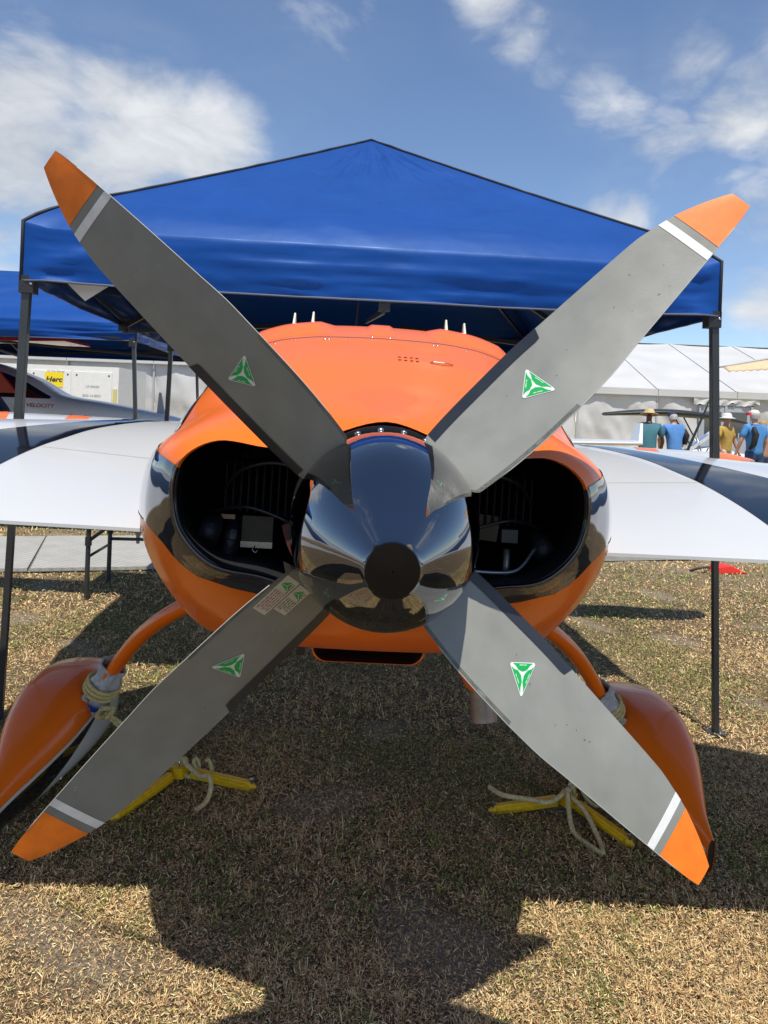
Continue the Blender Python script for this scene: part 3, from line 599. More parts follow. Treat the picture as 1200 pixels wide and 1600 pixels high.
for deg in (45.7, 135.7, 225.7, 315.7):
    phi = R(deg); ring = []
    rs = vlist(.128, .20, 14) + vlist(.20, .72, 26)[1:] + vlist(.72, RTIP, 12)[1:]
    nq = 14; G = []
    for r in rs:
        qs = [.5 - .5 * math.cos(math.pi * j / nq) for j in range(nq + 1)]
        G.append([bl(phi, r, q, 0, -1) for q in qs] + [bl(phi, r, q, 0, 1) for q in reversed(qs[1:-1])])
    b = MB(); b.grid(G, closed=True); k = len(G[0]); b.add(G[-1], [tuple(range(k))]); b.add(G[0], [tuple(range(k))])
    BL = b.build('propeller_blade', BLADE, plane, True, 50); BL['label'] = names[deg]
    # tip paint wraps both faces
    for side in (-1, 1):
        MB().grid(bgrid(phi, .753, RTIP + .0003, .0, 1, 10, 10, .0007, side)).build('tip_paint', ORANGE_TIP, BL, True, fix=False)
        MB().grid(bgrid(phi, .722, .738, .0, 1, 4, 10, .0007, side)).build('tip_band', STRIPEW, BL, True, fix=False)
    # erosion boot: tapered strip on the leading edge with a rounded end
    for side in (-1, 1):
        G = []
        for i in range(31):
            r = .165 + .275 * i / 30; w = .019 * min(1, math.sqrt(max(0, 1 - ((r - .425) / .015) ** 2)) if r > .425 else 1); q0 = 1 - max(w, .0005) / chordproj(r)
            G.append([bl(phi, r, q0 + (1 - q0) * j / 5, .0012, side) for j in range(6)])
        MB().grid(G).build('edge_boot', BOOT, BL, True, fix=False)
    MB().tube([bl(phi, r, .0, .0003) for r in vlist(.20, .80, 30)], 0.0008, 6).build('trailing_edge', mat('worn_edge_grey', (.42, .42, .39), .5), BL, True)
    # maker's triangle: white rounded triangle, three green fields, a white three-blade mark
    r0 = .358; T = .029
    def tri(cx, cy, s, rot): return [(cx + s * math.cos(R(rot + 120 * i)), cy + s * math.sin(R(rot + 120 * i))) for i in range(3)]
    rot = 184; c0 = (r0, .0)
    def onp(p, off): return on_blade(phi, p[0], p[1], off)
    P = []
    for i, (x, y) in enumerate(tri(*c0, T * .93, rot)):
        for k in range(5):
            a = R(rot + 120 * i - 60 + 30 * k); P.append((x + .0028 * math.cos(a), y + .0028 * math.sin(a)))
    d = MB(); d.add([onp(c0, .0008)] + [onp(p, .0008) for p in P], [(0, i + 1, (i + 1) % 15 + 1) for i in range(15)]); DC = d.build('maker_decal', DECALW, BL)
    g = MB()
    for i in range(3):
        a0 = rot + 120 * i; A = Vector((math.cos(R(a0)), math.sin(R(a0)))); B = Vector((math.cos(R(a0 + 120)), math.sin(R(a0 + 120)))); c = Vector(c0)
        mid = (A + B) / 2; md = mid.normalized()
        fld = [c + md * .0035, c + A * T * .36 + md * .0006, c + A * T * .60 + md * .0032, c + A * T * .84 + md * .0028, c + B * T * .84 + md * .0030, c + B * T * .60 + md * .0034, c + B * T * .36 + md * .0010]
        # inset edge line
        g.add([onp(p, .0013) for p in fld], [tuple(range(7))])
    g.build('decal_field', DECALG, DC)
    lt = MB()
    for i in range(3):
        a0 = rot + 120 * i; A = Vector((math.cos(R(a0)), math.sin(R(a0)))); B = Vector((math.cos(R(a0 + 120)), math.sin(R(a0 + 120)))); c = Vector(c0); md = ((A + B) / 2).normalized()
        for f0, f1 in ((.30, .44), (.47, .70)):
            pa = c + A * T * (1 - f0) * .75 + B * T * f0 * .75; pb = c + A * T * (1 - f1) * .75 + B * T * f1 * .75
            q = [pa + md * .0006, pb + md * .0006, pb + md * .0026, pa + md * .0026]; lt.add([onp(p, .0017) for p in q], [(0, 1, 2, 3)])
    lt.build('decal_lettering', mat('decal_pale_green', (.35, .62, .42), .5), DC)
    # nicks and specks on the paint
    ck = MB(); rg = random.Random(int(deg * 10))
    for _ in range(9):
        r = rg.uniform(.25, .74); y = rg.uniform(-.03, .03); s = rg.uniform(.0006, .0014); a = rg.uniform(0, 3.1); e = Vector((math.cos(a), math.sin(a))) * s * rg.uniform(1, 2.6); f = Vector((-e.y, e.x)).normalized() * s * .6
        c = Vector((r, y)); ck.add([onp(c + e, .0006), onp(c + f, .0006), onp(c - e, .0006), onp(c - f, .0006)], [(0, 1, 2, 3)])
    ck.build('paint_chip', mat('chip_dark' if deg in (45.7, 315.7) else 'chip_pale', (.05, .05, .05) if deg in (45.7, 315.7) else (.42, .42, .40), .6), BL, fix=False)
    if deg == 225.7:
        for (ra, rb, ya, yb) in ((.168, .248, -.055, -.031), (.170, .230, -.029, -.005)):
            G = [[on_blade(phi, ra + (rb - ra) * i / 6, ya + (yb - ya) * j / 3, .0009) for j in range(4)] for i in range(7)]
            st = MB().grid(G).build('paper_sticker', PAPER, BL, False, fix=False)
            gg = MB(); cc = Vector((ra + .016, (ya + yb) / 2)); 
            for i in range(3):
                a0 = 160 + 120 * i; A = Vector((math.cos(R(a0)), math.sin(R(a0)))); B = Vector((math.cos(R(a0 + 120)), math.sin(R(a0 + 120)))); md = ((A + B) / 2).normalized()
                gg.add([onp(p, .0014) for p in (cc + md * .0008, cc + A * .0095 + md * .001, cc + B * .0095 + md * .001)], [(0, 1, 2)])
            gg.build('sticker_emblem', DECALG, st)
            ln = MB(); rg = random.Random(5)
            for k in range(5):
                y = ya + .004 + k * (yb - ya - .008) / 4; r = ra + (.030 if k < 4 else .008)
                while r < rb - .008:
                    l = rg.uniform(.003, .009); ln.add([onp(Vector(p), .0014) for p in ((r, y - .0007), (min(r + l, rb - .004), y - .0007), (min(r + l, rb - .004), y + .0007), (r, y + .0007))], [(0, 1, 2, 3)]); r += l + .0018
            ln.build('sticker_print', INK if ya > -.03 else REDINK, st)
    # dark cuff where the blade leaves the spinner
    cu = MB(); er = Vector((math.cos(phi), 0, math.sin(phi))); q = (PM @ er).to_track_quat('Z', 'Y').to_matrix()
    cu.lathe([(.034, .125), (.034, .152), (.031, .1545), (.02, .155)], 28, q, (0, 0, HUBZ)); cu.build('blade_cuff', BOOT, BL, True, 40)

# ---- wings
wTE = pchip([.3, .5, 1.0, 2.0, 4.4], [.42, .42, .41, .37, .25])
wLE = pchip([.3, .5, .75, 1.0, 1.25, 1.63, 2.5, 4.4], [2.75, 2.55, 2.15, 1.84, 1.64, 1.47, 1.20, .80])
wTK = pchip([.3, 1.2, 2.0, 4.4], [.175, .170, .155, .07])
def wing_z(x, d, c, top):
    u = max(0, min(1, d / c)); cam_ = .105 * min(d, 1.1 if c > 1.1 else c) / 1.1 * (c if c < 1.1 else 1.1) / 1.1
    sh = math.sin(math.pi * u ** 1.25) ** .85 if u < 1 else 0
    sh = (u ** .95) * (1 - u) ** .5 / .385
    t = wTK(x)
    return 1.100 + (x - .5) * .010 + cam_ + (t * .62 * sh + .004 if top else -t * .38 * sh - .004)
def wing_pt(s, x, u, top, off=0): te, le = wTE(x), wLE(x); d = u * (le - te); return Vector((s * x, te + d, wing_z(x, d, le - te, top) + off))
WX = vlist(.42, 1.3, 16) + vlist(1.3, 4.4, 22)[1:]
for s in (1, -1):
    us = [.5 - .5 * math.cos(math.pi * i / 26) for i in range(27)]
    G = [[wing_pt(s, x, u, True) for u in us] + [wing_pt(s, x, u, False) for u in reversed(us)] for x in WX]
    w = MB(); w.grid(G, closed=True); w.add(G[-1], [tuple(range(len(G[-1])))]); W = w.build('wing', WHITE, plane, True, 60)
    # dark stripe swept across the upper skin
    xi = pchip([.42, .66, .79, .95, 1.05, 1.2, 1.38, 1.6], [1.03, 1.02, 1.01, .99, .97, .945, .885, .76]); xo = pchip([.42, .66, .93, 1.05, 1.3, 1.45, 1.6], [1.56, 1.42, 1.27, 1.20, 1.06, .965, .82])
    G = []
    for i in range(61):
        v_ = .424 + 1.17 * i / 60; row = []
        for j in range(21):
            x = xi(v_) + (xo(v_) - xi(v_)) * j / 20; te, le = wTE(x), wLE(x); row.append(wing_pt(s, x, max(.0, min(.97, (v_ - te) / (le - te))), True, .0016))
        G.append(row)
    MB().grid(G).build('wing_stripe', NAVY, W, True)
    hl = MB().grid([[wing_pt(s, x, (v_ - wTE(x)) / (wLE(x) - wTE(x)), True, .0010) for v_ in (.93, .933)] for x in vlist(.58, .985, 16)]); hl.build('hinge_line', mat('hinge_grey', (.5, .51, .52), .4), W, True)  # thin grey line marking the flap hinge on the upper skin
    # winglet
    G = []
    for k, (z0, sc_) in enumerate(((0, 1), (.35, .85), (.75, .68), (1.1, .5))):
        te, le = wTE(4.4) - .15 * k, wLE(4.4) - .22 * k; zz = wing_z(4.4, .1, .5, True) + z0; xx = 4.40 + .05 * k
        G.append([(s * (xx + .03 * sc_ * math.sin(a)), (te + le) / 2 + (le - te) / 2 * sc_ * math.cos(a), zz) for a in np.linspace(0, 2 * math.pi, 20, endpoint=False)])
    g = MB(); g.grid(G, closed=True); g.add(G[-1], [tuple(range(20))]); g.build('winglet', WHITE, W, True)
    # dark root seal
    MB().grid([[wing_pt(s, x, u, True, .0015) + Vector((0, 0, .0)) for x in (.525, .545)] for u in vlist(.01, .35, 18)]).build('root_seal', BLACK, W, True)

# ---- canard
def can_pt(x, u, top, off=0):
    c = .40 - .03 * abs(x); le = 3.93 - .02 * abs(x); t = .052 * (1 if abs(x) < 2.4 else max(.12, 1 - ((abs(x) - 2.4) / .31) ** 2)); sh = (u ** .9) * (1 - u) ** .5 / .39
    if abs(x) > 2.35: c *= max(.35, 1 - .55 * ((abs(x) - 2.35) / .35) ** 2)
    return Vector((x, le - c + c * u, 1.215 + .012 * u + (t * .7 * sh + .002 if top else -t * .3 * sh - .002) + off))
us = [.5 - .5 * math.cos(math.pi * i / 14) for i in range(15)]
G = [[can_pt(x, u, True) for u in us] + [can_pt(x, u, False) for u in reversed(us)] for x in vlist(-2.70, 2.70, 60)]
cn = MB(); cn.grid(G, closed=True); cn.add(G[0], [tuple(range(30))]); cn.add(G[-1], [tuple(range(30))]); CAN = cn.build('canard', WHITE, plane, True, 60)
for s in (1, -1):
    for (a, b, sk, m, nm) in ((1.83, 1.97, .06, ORANGE, 'canard_band'), (2.33, 2.702, .12, ORANGE, 'canard_tip'), (.62, 1.12, .06, NAVY, 'canard_root_paint')):
        G = []
        for i in range(15):
            row = []
            for u in vlist(.0, .98, 10):
                x0 = a + sk * u; x1 = b if nm == 'canard_tip' else b + sk * u; row.append(can_pt(s * (x0 + (x1 - x0) * i / 14), u, True, .002))
            G.append(row)
        MB().grid(G).build(nm, m, CAN, True)

# ---- landing gear
def pant(s, cx, label):
    vv = [.93, .96, 1.02, 1.10, 1.20, 1.32, 1.45, 1.58, 1.70, 1.80, 1.88, 1.94, 1.97]
    hw = pchip(vv, [.011, .016, .030, .056, .090, .122, .143, .150, .142, .120, .085, .045, .004])
    zt = pchip(vv, [.155, .168, .190, .228, .272, .318, .350, .358, .346, .322, .290, .252, .220])
    zb = pchip(vv, [.055, .055, .055, .055, .057, .060, .062, .064, .070, .085, .110, .150, .195])
    def pt(v, a, off=0):
        h, t, b = hw(v), zt(v), zb(v); c, sn = math.cos(a), math.sin(a); e = .66
        x = h * math.copysign(abs(c) ** e, c); z = (t + b) / 2 + (t - b) / 2 * math.copysign(abs(sn) ** e, sn)
        nrm = Vector((c, 0, sn * .6)).normalized(); lean = (z - .2) * .06
        return Vector((s * (cx + lean) + x, v, z)) + nrm * off
    AA = np.linspace(0, 2 * math.pi, 40, endpoint=False)
    P = MB(); P.grid([[pt(v, a) for a in AA] for v in vlist(.93, 1.97, 40)], closed=True); P.add([pt(1.97, a) for a in AA], [tuple(range(40))])
    o = P.build('wheel_fairing', ORANGE, plane, True); o['label'] = label
    MB().add([pt(.935, a, -.002) for a in AA], [tuple(range(40))]).build('tail_slot', DARKIN, o)
    # livery on the side that faces the fuselage and on the outer side: white line, black wedge, white belly
    for ins in (s, -s):
        def ang(v, z):      # angle whose height is z on the flank
            t, b = zt(v), zb(v); q = (z - (t + b) / 2) / ((t - b) / 2); q = max(-1, min(1, q)); sn = math.copysign(abs(q) ** (1 / .66), q); a = math.asin(sn)
            return math.pi - a if ins > 0 else a
        z0 = pchip([.93, 1.0, 1.25, 1.5, 1.7, 1.9], [.122, .136, .198, .252, .27, .27])
        def band(nm, f0, f1, m, off, va=.94, vb=1.9):
            G = []
            for i in range(31):
                v = va + (vb - va) * i / 30; a, b = max(f0(v), zb(v) + .001), max(f1(v), zb(v) + .001); G.append([pt(v, ang(v, a + (b - a) * j / 8), off) for j in range(9)])
            MB().grid(G).build(nm, m, o, True)
        band('belly_paint', lambda v: zb(v), lambda v: z0(v), WHITE, .0012)
        band('belly_stripe', lambda v: z0(v) - .012 - max(.0, .095 * (1 - abs(v - 1.08) / .42)) , lambda v: z0(v) - .012, BLACK, .0022, .94, 1.5)
    # collar where the leg enters
    q = Vector((-s * .55, -.35, .6)).normalized().to_track_quat('Z', 'Y').to_matrix()
    MB().lathe([(.072, -.035), (.070, .0), (.062, .010), (.030, .018)], 28, q, (s * (cx - .108), 1.47, .285)).build('leg_collar', ORANGE, o, True)
    MB().lathe([(.0001, .004), (.006, .004), (.008, 0)], 14, Matrix.Rotation(R(90) * -s, 3, 'Y'), (s * (cx) - s * .118, 1.22, .115)).build('axle_bolt', STEEL, o, True)
    # tyre
    MB().lathe([(.08, -.058), (.15, -.060), (.172, -.040), (.178, 0), (.172, .040), (.15, .060), (.08, .058)], 36, Matrix.Rotation(R(90), 3, 'Y'), (s * cx, 1.55, .165)).build('tyre', TYRE, o, True)
    # leg
    L_ = smoothpath([(s * .30, 1.10, .82), (s * .46, 1.16, .785), (s * .62, 1.24, .700), (s * .76, 1.33, .585), (s * .87, 1.41, .445), (s * .945, 1.46, .325), (s * .98, 1.48, .26)], 6); k = len(L_)
    G = []
    for i, p in enumerate(L_):
        t = (L_[min(i + 1, k - 1)] - L_[max(i - 1, 0)]).normalized(); f = i / (k - 1); ch = .088 - .034 * f; th = .030 - .006 * f
        a1 = Vector((0, 1, .0)); a1 = (a1 - t * a1.dot(t)).normalized(); a2 = t.cross(a1)
        G.append([p + a1 * ch * math.cos(a) * .62 + a2 * th * math.sin(a) for a in np.linspace(0, 2 * math.pi, 20, endpoint=False)])
    g = MB(); g.grid(G, closed=True); g.build('gear_leg', ORANGE, plane, True); return L_
LEGR = pant(1, 1.10, 'orange teardrop wheel fairing with open slotted tail, at right')
LEGL = pant(-1, 1.10, 'orange teardrop wheel fairing with black and white belly, at left')
# nose gear
MB().tube([(0, 3.9, .80), (0, 4.0, .30), (0, 3.95, .17)], [.03, .025, .02], 12).build('nose_leg', WHITE, plane, True)
MB().lathe([(.05, -.04), (.12, -.042), (.14, 0), (.12, .042), (.05, .04)], 28, Matrix.Rotation(R(90), 3, 'Y'), (0, 3.95, .14)).build('nose_wheel', TYRE, plane, True)

# ---- towels, ropes and ground anchors
bpy.context.view_layer.update()
PW = plane.matrix_world.copy()
def loc(p): return PW @ Vector(p)
def wrap(s, L_):
    i0 = int(len(L_) * .70); A = [loc(p) for p in L_[i0:i0 + 12]]; side = 'left' if s < 0 else 'right'
    root = empty('wrapped_towel', tuple(A[6]), 0, 'grey towel with blue band tied around the %s gear leg' % side, 'towel'); o0 = Vector(A[6])
    rg = random.Random(3 + s)
    P = [a - o0 for a in A]; G = []
    n = 36
    for i, p in enumerate(P):
        t = (P[min(i + 1, len(P) - 1)] - P[max(i - 1, 0)]).normalized(); a1 = Vector((0, 1, 0)); a1 = (a1 - t * a1.dot(t)).normalized(); a2 = t.cross(a1); f = i / (len(P) - 1); row = []
        for j in range(n):
            a = 2 * math.pi * j / n; r = .040 + .022 * f + .016 * fbm(math.cos(a) * 1.9 + s * 5, math.sin(a) * 1.9, i * .5) + .006 * max(0, 1 - f * 4) * (1 + math.cos(a + 1)) - .012 * math.exp(-((f - .52) / .12) ** 2)
            row.append(p + (a1 * math.cos(a) + a2 * math.sin(a)) * r)
        G.append(row)
    b = MB(); b.grid(G, closed=True); t_ = b.build('towel_wrap', TOWEL, root, True); so = t_.modifiers.new('thick', 'SOLIDIFY'); so.thickness = .006
    # hanging corner
    e = P[-2]; G = []
    tx = (.10 if s > 0 else -.05, -.02, -.035)
    for i in range(9):
        f = i / 8; G.append([e + Vector(tx) * f + Vector((-.0, -.045 - .012 * math.sin(f * 5), .0)) + Vector((.0, -.0, 1)) * ((j / 8 - .5) * .135 * (1 - f * .60)) + Vector((0, -.010 * math.sin(j * 1.1 + f * 3), 0)) for j in range(9)])
    fl = MB().grid(G).build('towel_corner', TOWEL, root, True); so = fl.modifiers.new('thick', 'SOLIDIFY'); so.thickness = .006
    bi = 6; bb = MB(); G = []
    for i in (bi + 1, bi + 2, bi + 3):
        p = P[i]; t = (P[i + 1] - P[i - 1]).normalized(); a1 = Vector((0, 1, 0)); a1 = (a1 - t * a1.dot(t)).normalized(); a2 = t.cross(a1)
        G.append([p + (a1 * math.cos(a) + a2 * math.sin(a)) * (.058 + .003 * math.sin(3 * a + i)) for a in np.linspace(0, 2 * math.pi, 28, endpoint=False)])
    bb.grid(G, closed=True).build('towel_band', BLUEBAND, root, True)
    return [Vector(a) for a in A]
WR = wrap(1, LEGR); WL = wrap(-1, LEGL)
def anchor(name, hub, ends, label):
    root = empty(name, (hub[0], hub[1], gz(hub[0])), 0, label, 'anchor', 'yellow ground anchors for tying the airplane down')
    h = Vector((0, 0, .045))
    for k, e in enumerate(ends):
        e = Vector((e[0] - hub[0], e[1] - hub[1], .016)); d = (e - h); mid = h + d * .16
        a = MB(); a.bar(mid, e, .024, .034); a.bar(mid + Vector((0, 0, .0)), e - d * .06, .034, .013); arm = bevel(a.build('arm', YELLOW, root), .003)
        MB().tube([e - d.normalized() * .004, e + d.normalized() * .02], [.017, .004], 12).build('arm_end', YELLOW, arm, True, 40)
        MB().tube([e + Vector((0, 0, -.01)), e + Vector((0, 0, .026))], .008, 8).build('spike_head', STEEL, arm, True, 40)
        ball('bolt', mid + d * .06 + Vector((0, -.012, .0)), .006, mat('anchor_bolt', (.25, .16, .02), .5), arm, .6, (0, -1, .3))
    MB().tube([h + Vector((0, 0, -.02)), h + Vector((0, 0, .018))], .034, 6).build('hub', YELLOW, root, False)
    MB().tube([h + Vector((0, .016 * math.cos(a), .03 + .016 * math.sin(a))) for a in np.linspace(0, 2 * math.pi, 17)], .0035, 8).build('ring', STEEL, root, True)
    return root
anchor('ground_anchor', (-.70, 2.71), [(-.43, 2.67), (-.84, 2.44), (-.90, 2.93)], 'yellow three-armed ground anchor by the left wheel')
anchor('ground_anchor', (.72, 2.66), [(.445, 2.62), (.87, 2.45), (.82, 2.92)], 'yellow three-armed ground anchor by the right wheel')
def braid(P, r):
    Q = smoothpath(P, 3) if len(P) < 60 else [Vector(p) for p in P]
    L_ = [Q[0]]
    for a, b in zip(Q, Q[1:]):
        n = max(1, int((b - a).length / .0045)); L_ += [a.lerp(b, (k + 1) / n) for k in range(n)]
    return MB().tube(L_, [r * (1 + .14 * math.sin(k * 2.2)) for k in range(len(L_))], 8)
def rope(A, hub, s, tails, label):
    i = 7; c = A[i]; t = (A[i + 1] - A[i - 1]).normalized(); a1 = Vector((0, 1, 0)); a1 = (a1 - t * a1.dot(t)).normalized(); a2 = t.cross(a1)
    root = empty('tie_rope', tuple(c), 0, label, 'rope', 'ropes tying the airplane to the ground anchors')
    def ringp(q, r, ph, turns, n, adv): return [q + (a1 * math.cos(ph + k * 2 * math.pi / n) + a2 * math.sin(ph + k * 2 * math.pi / n)) * r + t * adv * k / n - c for k in range(int(n * turns) + 1)]
    braid(ringp(c - t * .075, .058, .5, 3.1, 20, .018), .0075).build('rope_coil', ROPE, root, True)
    kn = c + Vector((-s * .055, -.062, -.035)) - c
    K = [kn + Vector((.022 * math.cos(a) * (1 + .3 * math.sin(2 * a)), .012 * math.sin(3 * a), .020 * math.sin(a))) for a in np.linspace(0, 4.6 * math.pi, 40)]
    braid(K, .0085).build('knot', ROPE, root, True)
    h = Vector((hub[0], hub[1], gz(hub[0]) + .075)) - c
    for dx in (-.018, .02):
        braid(smoothpath([kn, kn * .62 + h * .38 + Vector((dx, 0, -.012)), kn * .25 + h * .75 + Vector((dx * .8, 0, -.008)), h], 6), .0078).build('rope_line', ROPE, root, True)
    MB().tube([h + Vector((.02 * math.cos(a) + .003 * k, .014 * math.sin(a), -.02 + .028 * math.sin(a * .93))) for k, a in enumerate(np.linspace(0, 5 * math.pi, 40) )], .0075, 8).build('hitch', ROPE, root, True)
    for tl_ in tails:
        P = smoothpath([Vector(p) + Vector((0, 0, gz(p[0]))) - c for p in tl_], 7); k = len(P); 
        braid(P, .0085).build('rope_tail', ROPEW, root, True)
rope(WL, (-.70, 2.71), -1, [[(-.70, 2.72, .08), (-.62, 2.66, .055), (-.575, 2.62, .072), (-.56, 2.60, .05), (-.565, 2.56, .016), (-.59, 2.51, .010)]], 'yellow rope knotted on the left gear leg and hitched to its anchor')
rope(WR, (.72, 2.66), 1, [[(.72, 2.66, .08), (.64, 2.60, .06), (.57, 2.61, .06), (.48, 2.64, .055), (.44, 2.70, .05)], [(.71, 2.64, .09), (.70, 2.58, .05), (.70, 2.50, .012), (.74, 2.42, .010), (.765, 2.385, .010)], [(.72, 2.62, .07), (.755, 2.57, .05), (.775, 2.47, .012), (.765, 2.385, .012)]], 'yellow rope with loose cream ends hitched to the right anchor')

# ------------------------------------------------------------------ pop-up canopies
def canopy(name, C, w, d, yaw, zb, zt, zp, label, ridge=0., seed=0, detail=True, group='blue pop-up canopies'):
    root = empty(name, (C[0], C[1], gz(C[0])), yaw, label, 'canopy', group)
    hx, hy = w / 2, d / 2
    cor = [Vector((-hx, -hy, 0)), Vector((hx, -hy, 0)), Vector((hx, hy, 0)), Vector((-hx, hy, 0))]
    def apex(k): return Vector(((ridge if k in (1, 2) else -ridge), 0, zp))
    NN = 60 if detail else 26; ED = .062; WD = .10
    def drop(s): return ED * max(0, 1 - s / WD) ** 2
    H = zt - ED - zb; J = 130 if detail else 50; roof = MB()
    hems = []
    for e in range(4):
        a, b = cor[e], cor[(e + 1) % 4]; pa, pb = apex(e), apex((e + 1) % 4); n = (b - a).cross(Vector((0, 0, 1))).normalized(); G = []
        for i in range(14):                       # valance, hem to eave
            s = 1 - i / 14; row = []
            for j in range(J + 1):
                q = j / J; p = a.lerp(b, q); cw = math.exp(-(min(q, 1 - q) / .12) ** 2); qq = min(q, 1 - q)
                fold = .024 * math.sin((s * 2.0 + qq * 13) * 2.3 + seed + e + 2 * fbm(q * 8, s * 2)) * cw + .026 * fbm(q * 5 + seed, s * 2.2, e * 3.) * s + .018 * fbm(q * 2.6, s * 6, 11. + e) * math.sin(math.pi * s) + .011 * fbm(q * 7 + s * 5, s * 8, 21. + e)
                ends = min(1, qq * 30)
                row.append(Vector((p.x, p.y, zt - ED * (1 if ends >= 1 else .55 + .45 * ends) - (H + ED * (0 if ends >= 1 else .45 - .45 * ends)) * s - .010 * math.sin(math.pi * q) * s)) + n * ((fold * (.25 + .75 * s) + .010 * math.sin(math.pi * s)) * ends))
            G.append(row)
        hems.append((G[0], n))
        ss = [WD * 1.2 * (k / 16) ** 1.3 for k in range(17)] + vlist(WD * 1.2, 1, NN)[1:]
        for s in ss:
            row = []
            for j in range(J + 1):
                q = j / J; base = a.lerp(b, q); top = pa.lerp(pb, q); p = Vector((base.x + (top.x - base.x) * s, base.y + (top.y - base.y) * s, 0)); qq = min(q, 1 - q); ends = min(1, qq * 30)
                z = zt + (zp - zt) * (s - .012 * math.sin(math.pi * s)) - .030 * math.sin(math.pi * s) * (1 - (2 * q - 1) ** 2) - drop(s) * (.55 + .45 * ends)
                edge = (1 - (2 * q - 1) ** 4) * min(1, s * 5 + .05) * min(1, (1 - s) * 5)
                wr = .020 * fbm(p.x * 1.6 + seed, p.y * 1.6, 1.0) + .012 * fbm(p.x * .8 + 9, s * 9 + seed, 4.) + .022 * fbm(q * 17, s * 1.6 + seed, 7.) * s + .014 * fbm(q * 4.5, s * 15 + seed, 5.) * (1 - s) ** 2 + .006 * fbm(q * 9 + s * 4, s * 9 - q * 6, 13.)
                rid = lambda x_, y_, k_: max(0, 1 - 4.5 * abs(mnoise.noise(Vector((x_, y_, k_)))))
                wr += .009 * rid(q * 5 + s * 2.5, s * 3 - q * 2, seed + 2.) * (.4 + .6 * s) + .008 * rid(q * 2.2 - s, s * 8 + q * 2, seed + 6.) * (1 - s)
                row.append(Vector((p.x, p.y, z + wr * edge)))
            G.append(row)
        roof.grid(G)
    RF = roof.build('canopy_cloth', CLOTH, root, True, fix=False)
    for k in range(4):
        P = [cor[k].lerp(apex(k), s) for s in vlist(0, 1, 40)]; P = [Vector((p.x, p.y, zt + (zp - zt) * (s - .012 * math.sin(math.pi * s)) + .003 - drop(s) * .55 + .004 * fbm(s * 20, k))) for p, s in zip(P, vlist(0, 1, 40))]
        P = [Vector((cor[k].x, cor[k].y, zb))] + P
        MB().tube(P, .008, 8).build('hip_piping', TRIM, RF, True)
    for row, n in hems: MB().tube([p + n * .002 for p in row], .0045, 6).build('hem', mat('hem_grey', (.10, .11, .15), .6), RF, True)
    for k in range(4):
        c = cor[k]; sp = c * .012; gzl = 0
        wx = (Matrix.Rotation(yaw, 3, 'Z') @ c) + Vector((C[0], C[1], 0)); g0 = gz(wx.x) - gz(C[0])
        inn = c * .985; mid = 1.05; foot = Vector((inn.x * (1.055 if c.x > 0 else 1.03), inn.y * 1.01, 0))
        l = MB(); tm = inn.lerp(foot, (zt - .08 - mid) / (zt - .08)); l.bar((tm.x, tm.y, mid), (inn.x, inn.y, zt - .08), .034); LG = bevel(l.build('leg', FRAME, root), .003)
        l = MB(); l.bar((foot.x, foot.y, g0 + .012), (tm.x, tm.y, mid + .02), .0265); bevel(l.build('inner_tube', FRAME, LG), .003)
        MB().box((foot.x, foot.y, g0 + .008), (.075, .075, .010)).build('foot_plate', FRAME, LG)
        MB().box((inn.x, inn.y, zb - .015), (.060, .060, .075)).build('corner_bracket', PLASTIC, LG)
        ball('bracket_bolt', (inn.x + .02, inn.y - .031, zb - .012), .007, STEEL, LG, .5, (0, -1, 0))
    # scissor trusses between legs and up to the peak
    for e in range(4):
        a, b = cor[e] * .985, cor[(e + 1) % 4] * .985; z0, z1 = zb - .03, zt - .10; nseg = 2
        for k in range(nseg):
            p, q = a.lerp(b, k / nseg), a.lerp(b, (k + 1) / nseg)
            for (u0, u1) in ((z0 + .05, z1), (z1, z0 + .05)):
                t = MB(); t.bar((p.x, p.y, u0), (q.x, q.y, u1), .013, .026); t.build('truss_bar', FRAME, root)
    for e in range(4):
        a = cor[e].lerp(cor[(e + 1) % 4], .5) * .985
        t = MB(); t.bar((a.x, a.y, zb - .02), (0, 0, zp - .35), .016, .030); t.build('roof_bar', FRAME, root)
        t = MB(); t.bar((a.x, a.y, zb - .05), (a.x * .15, a.y * .15, zb + .06), .013, .026); t.build('roof_bar', FRAME, root)
        MB().box((a.x, a.y, zb - .02), (.05, .05, .06)).build('truss_joint', PLASTIC, root)
    for k in range(4):
        c = cor[k] * .96; t = MB(); t.bar((c.x, c.y, zt - .10), (0, 0, zp - .05), .018, .022); t.build('hip_bar', FRAME, root)
    MB().tube([(0, 0, zp - .65), (0, 0, zp - .03)], .022, 12).build('centre_pole', FRAME, root, True, 40)
    return root
CAN1 = canopy('popup_canopy', (-.151, 4.80), 3.10, 3.10, R(5), 1.90, 2.185, 3.17, 'blue pop-up canopy with dark legs standing over the orange airplane', seed=2)
canopy('popup_canopy', (-4.75, 8.35), 4.6, 3.0, R(3), 1.92, 2.15, 2.78, 'smaller-looking blue pop-up canopy at the left, behind the orange airplane', ridge=.8, seed=5, detail=False)
pt_ = MB(); pt_.add([(-1.42, -1.40, 1.93), (-1.20, -1.42, 1.93), (-1.33, -1.40, 1.845)], [(0, 1, 2)]); pt_.add([(-1.42, -1.402, 1.93), (-1.20, -1.422, 1.93), (-1.33, -1.402, 1.845)], [(2, 1, 0)])
pt_.build('instruction_tag', mat('tag_white', (.75, .75, .73), .6, var=.05), CAN1, fix=False)

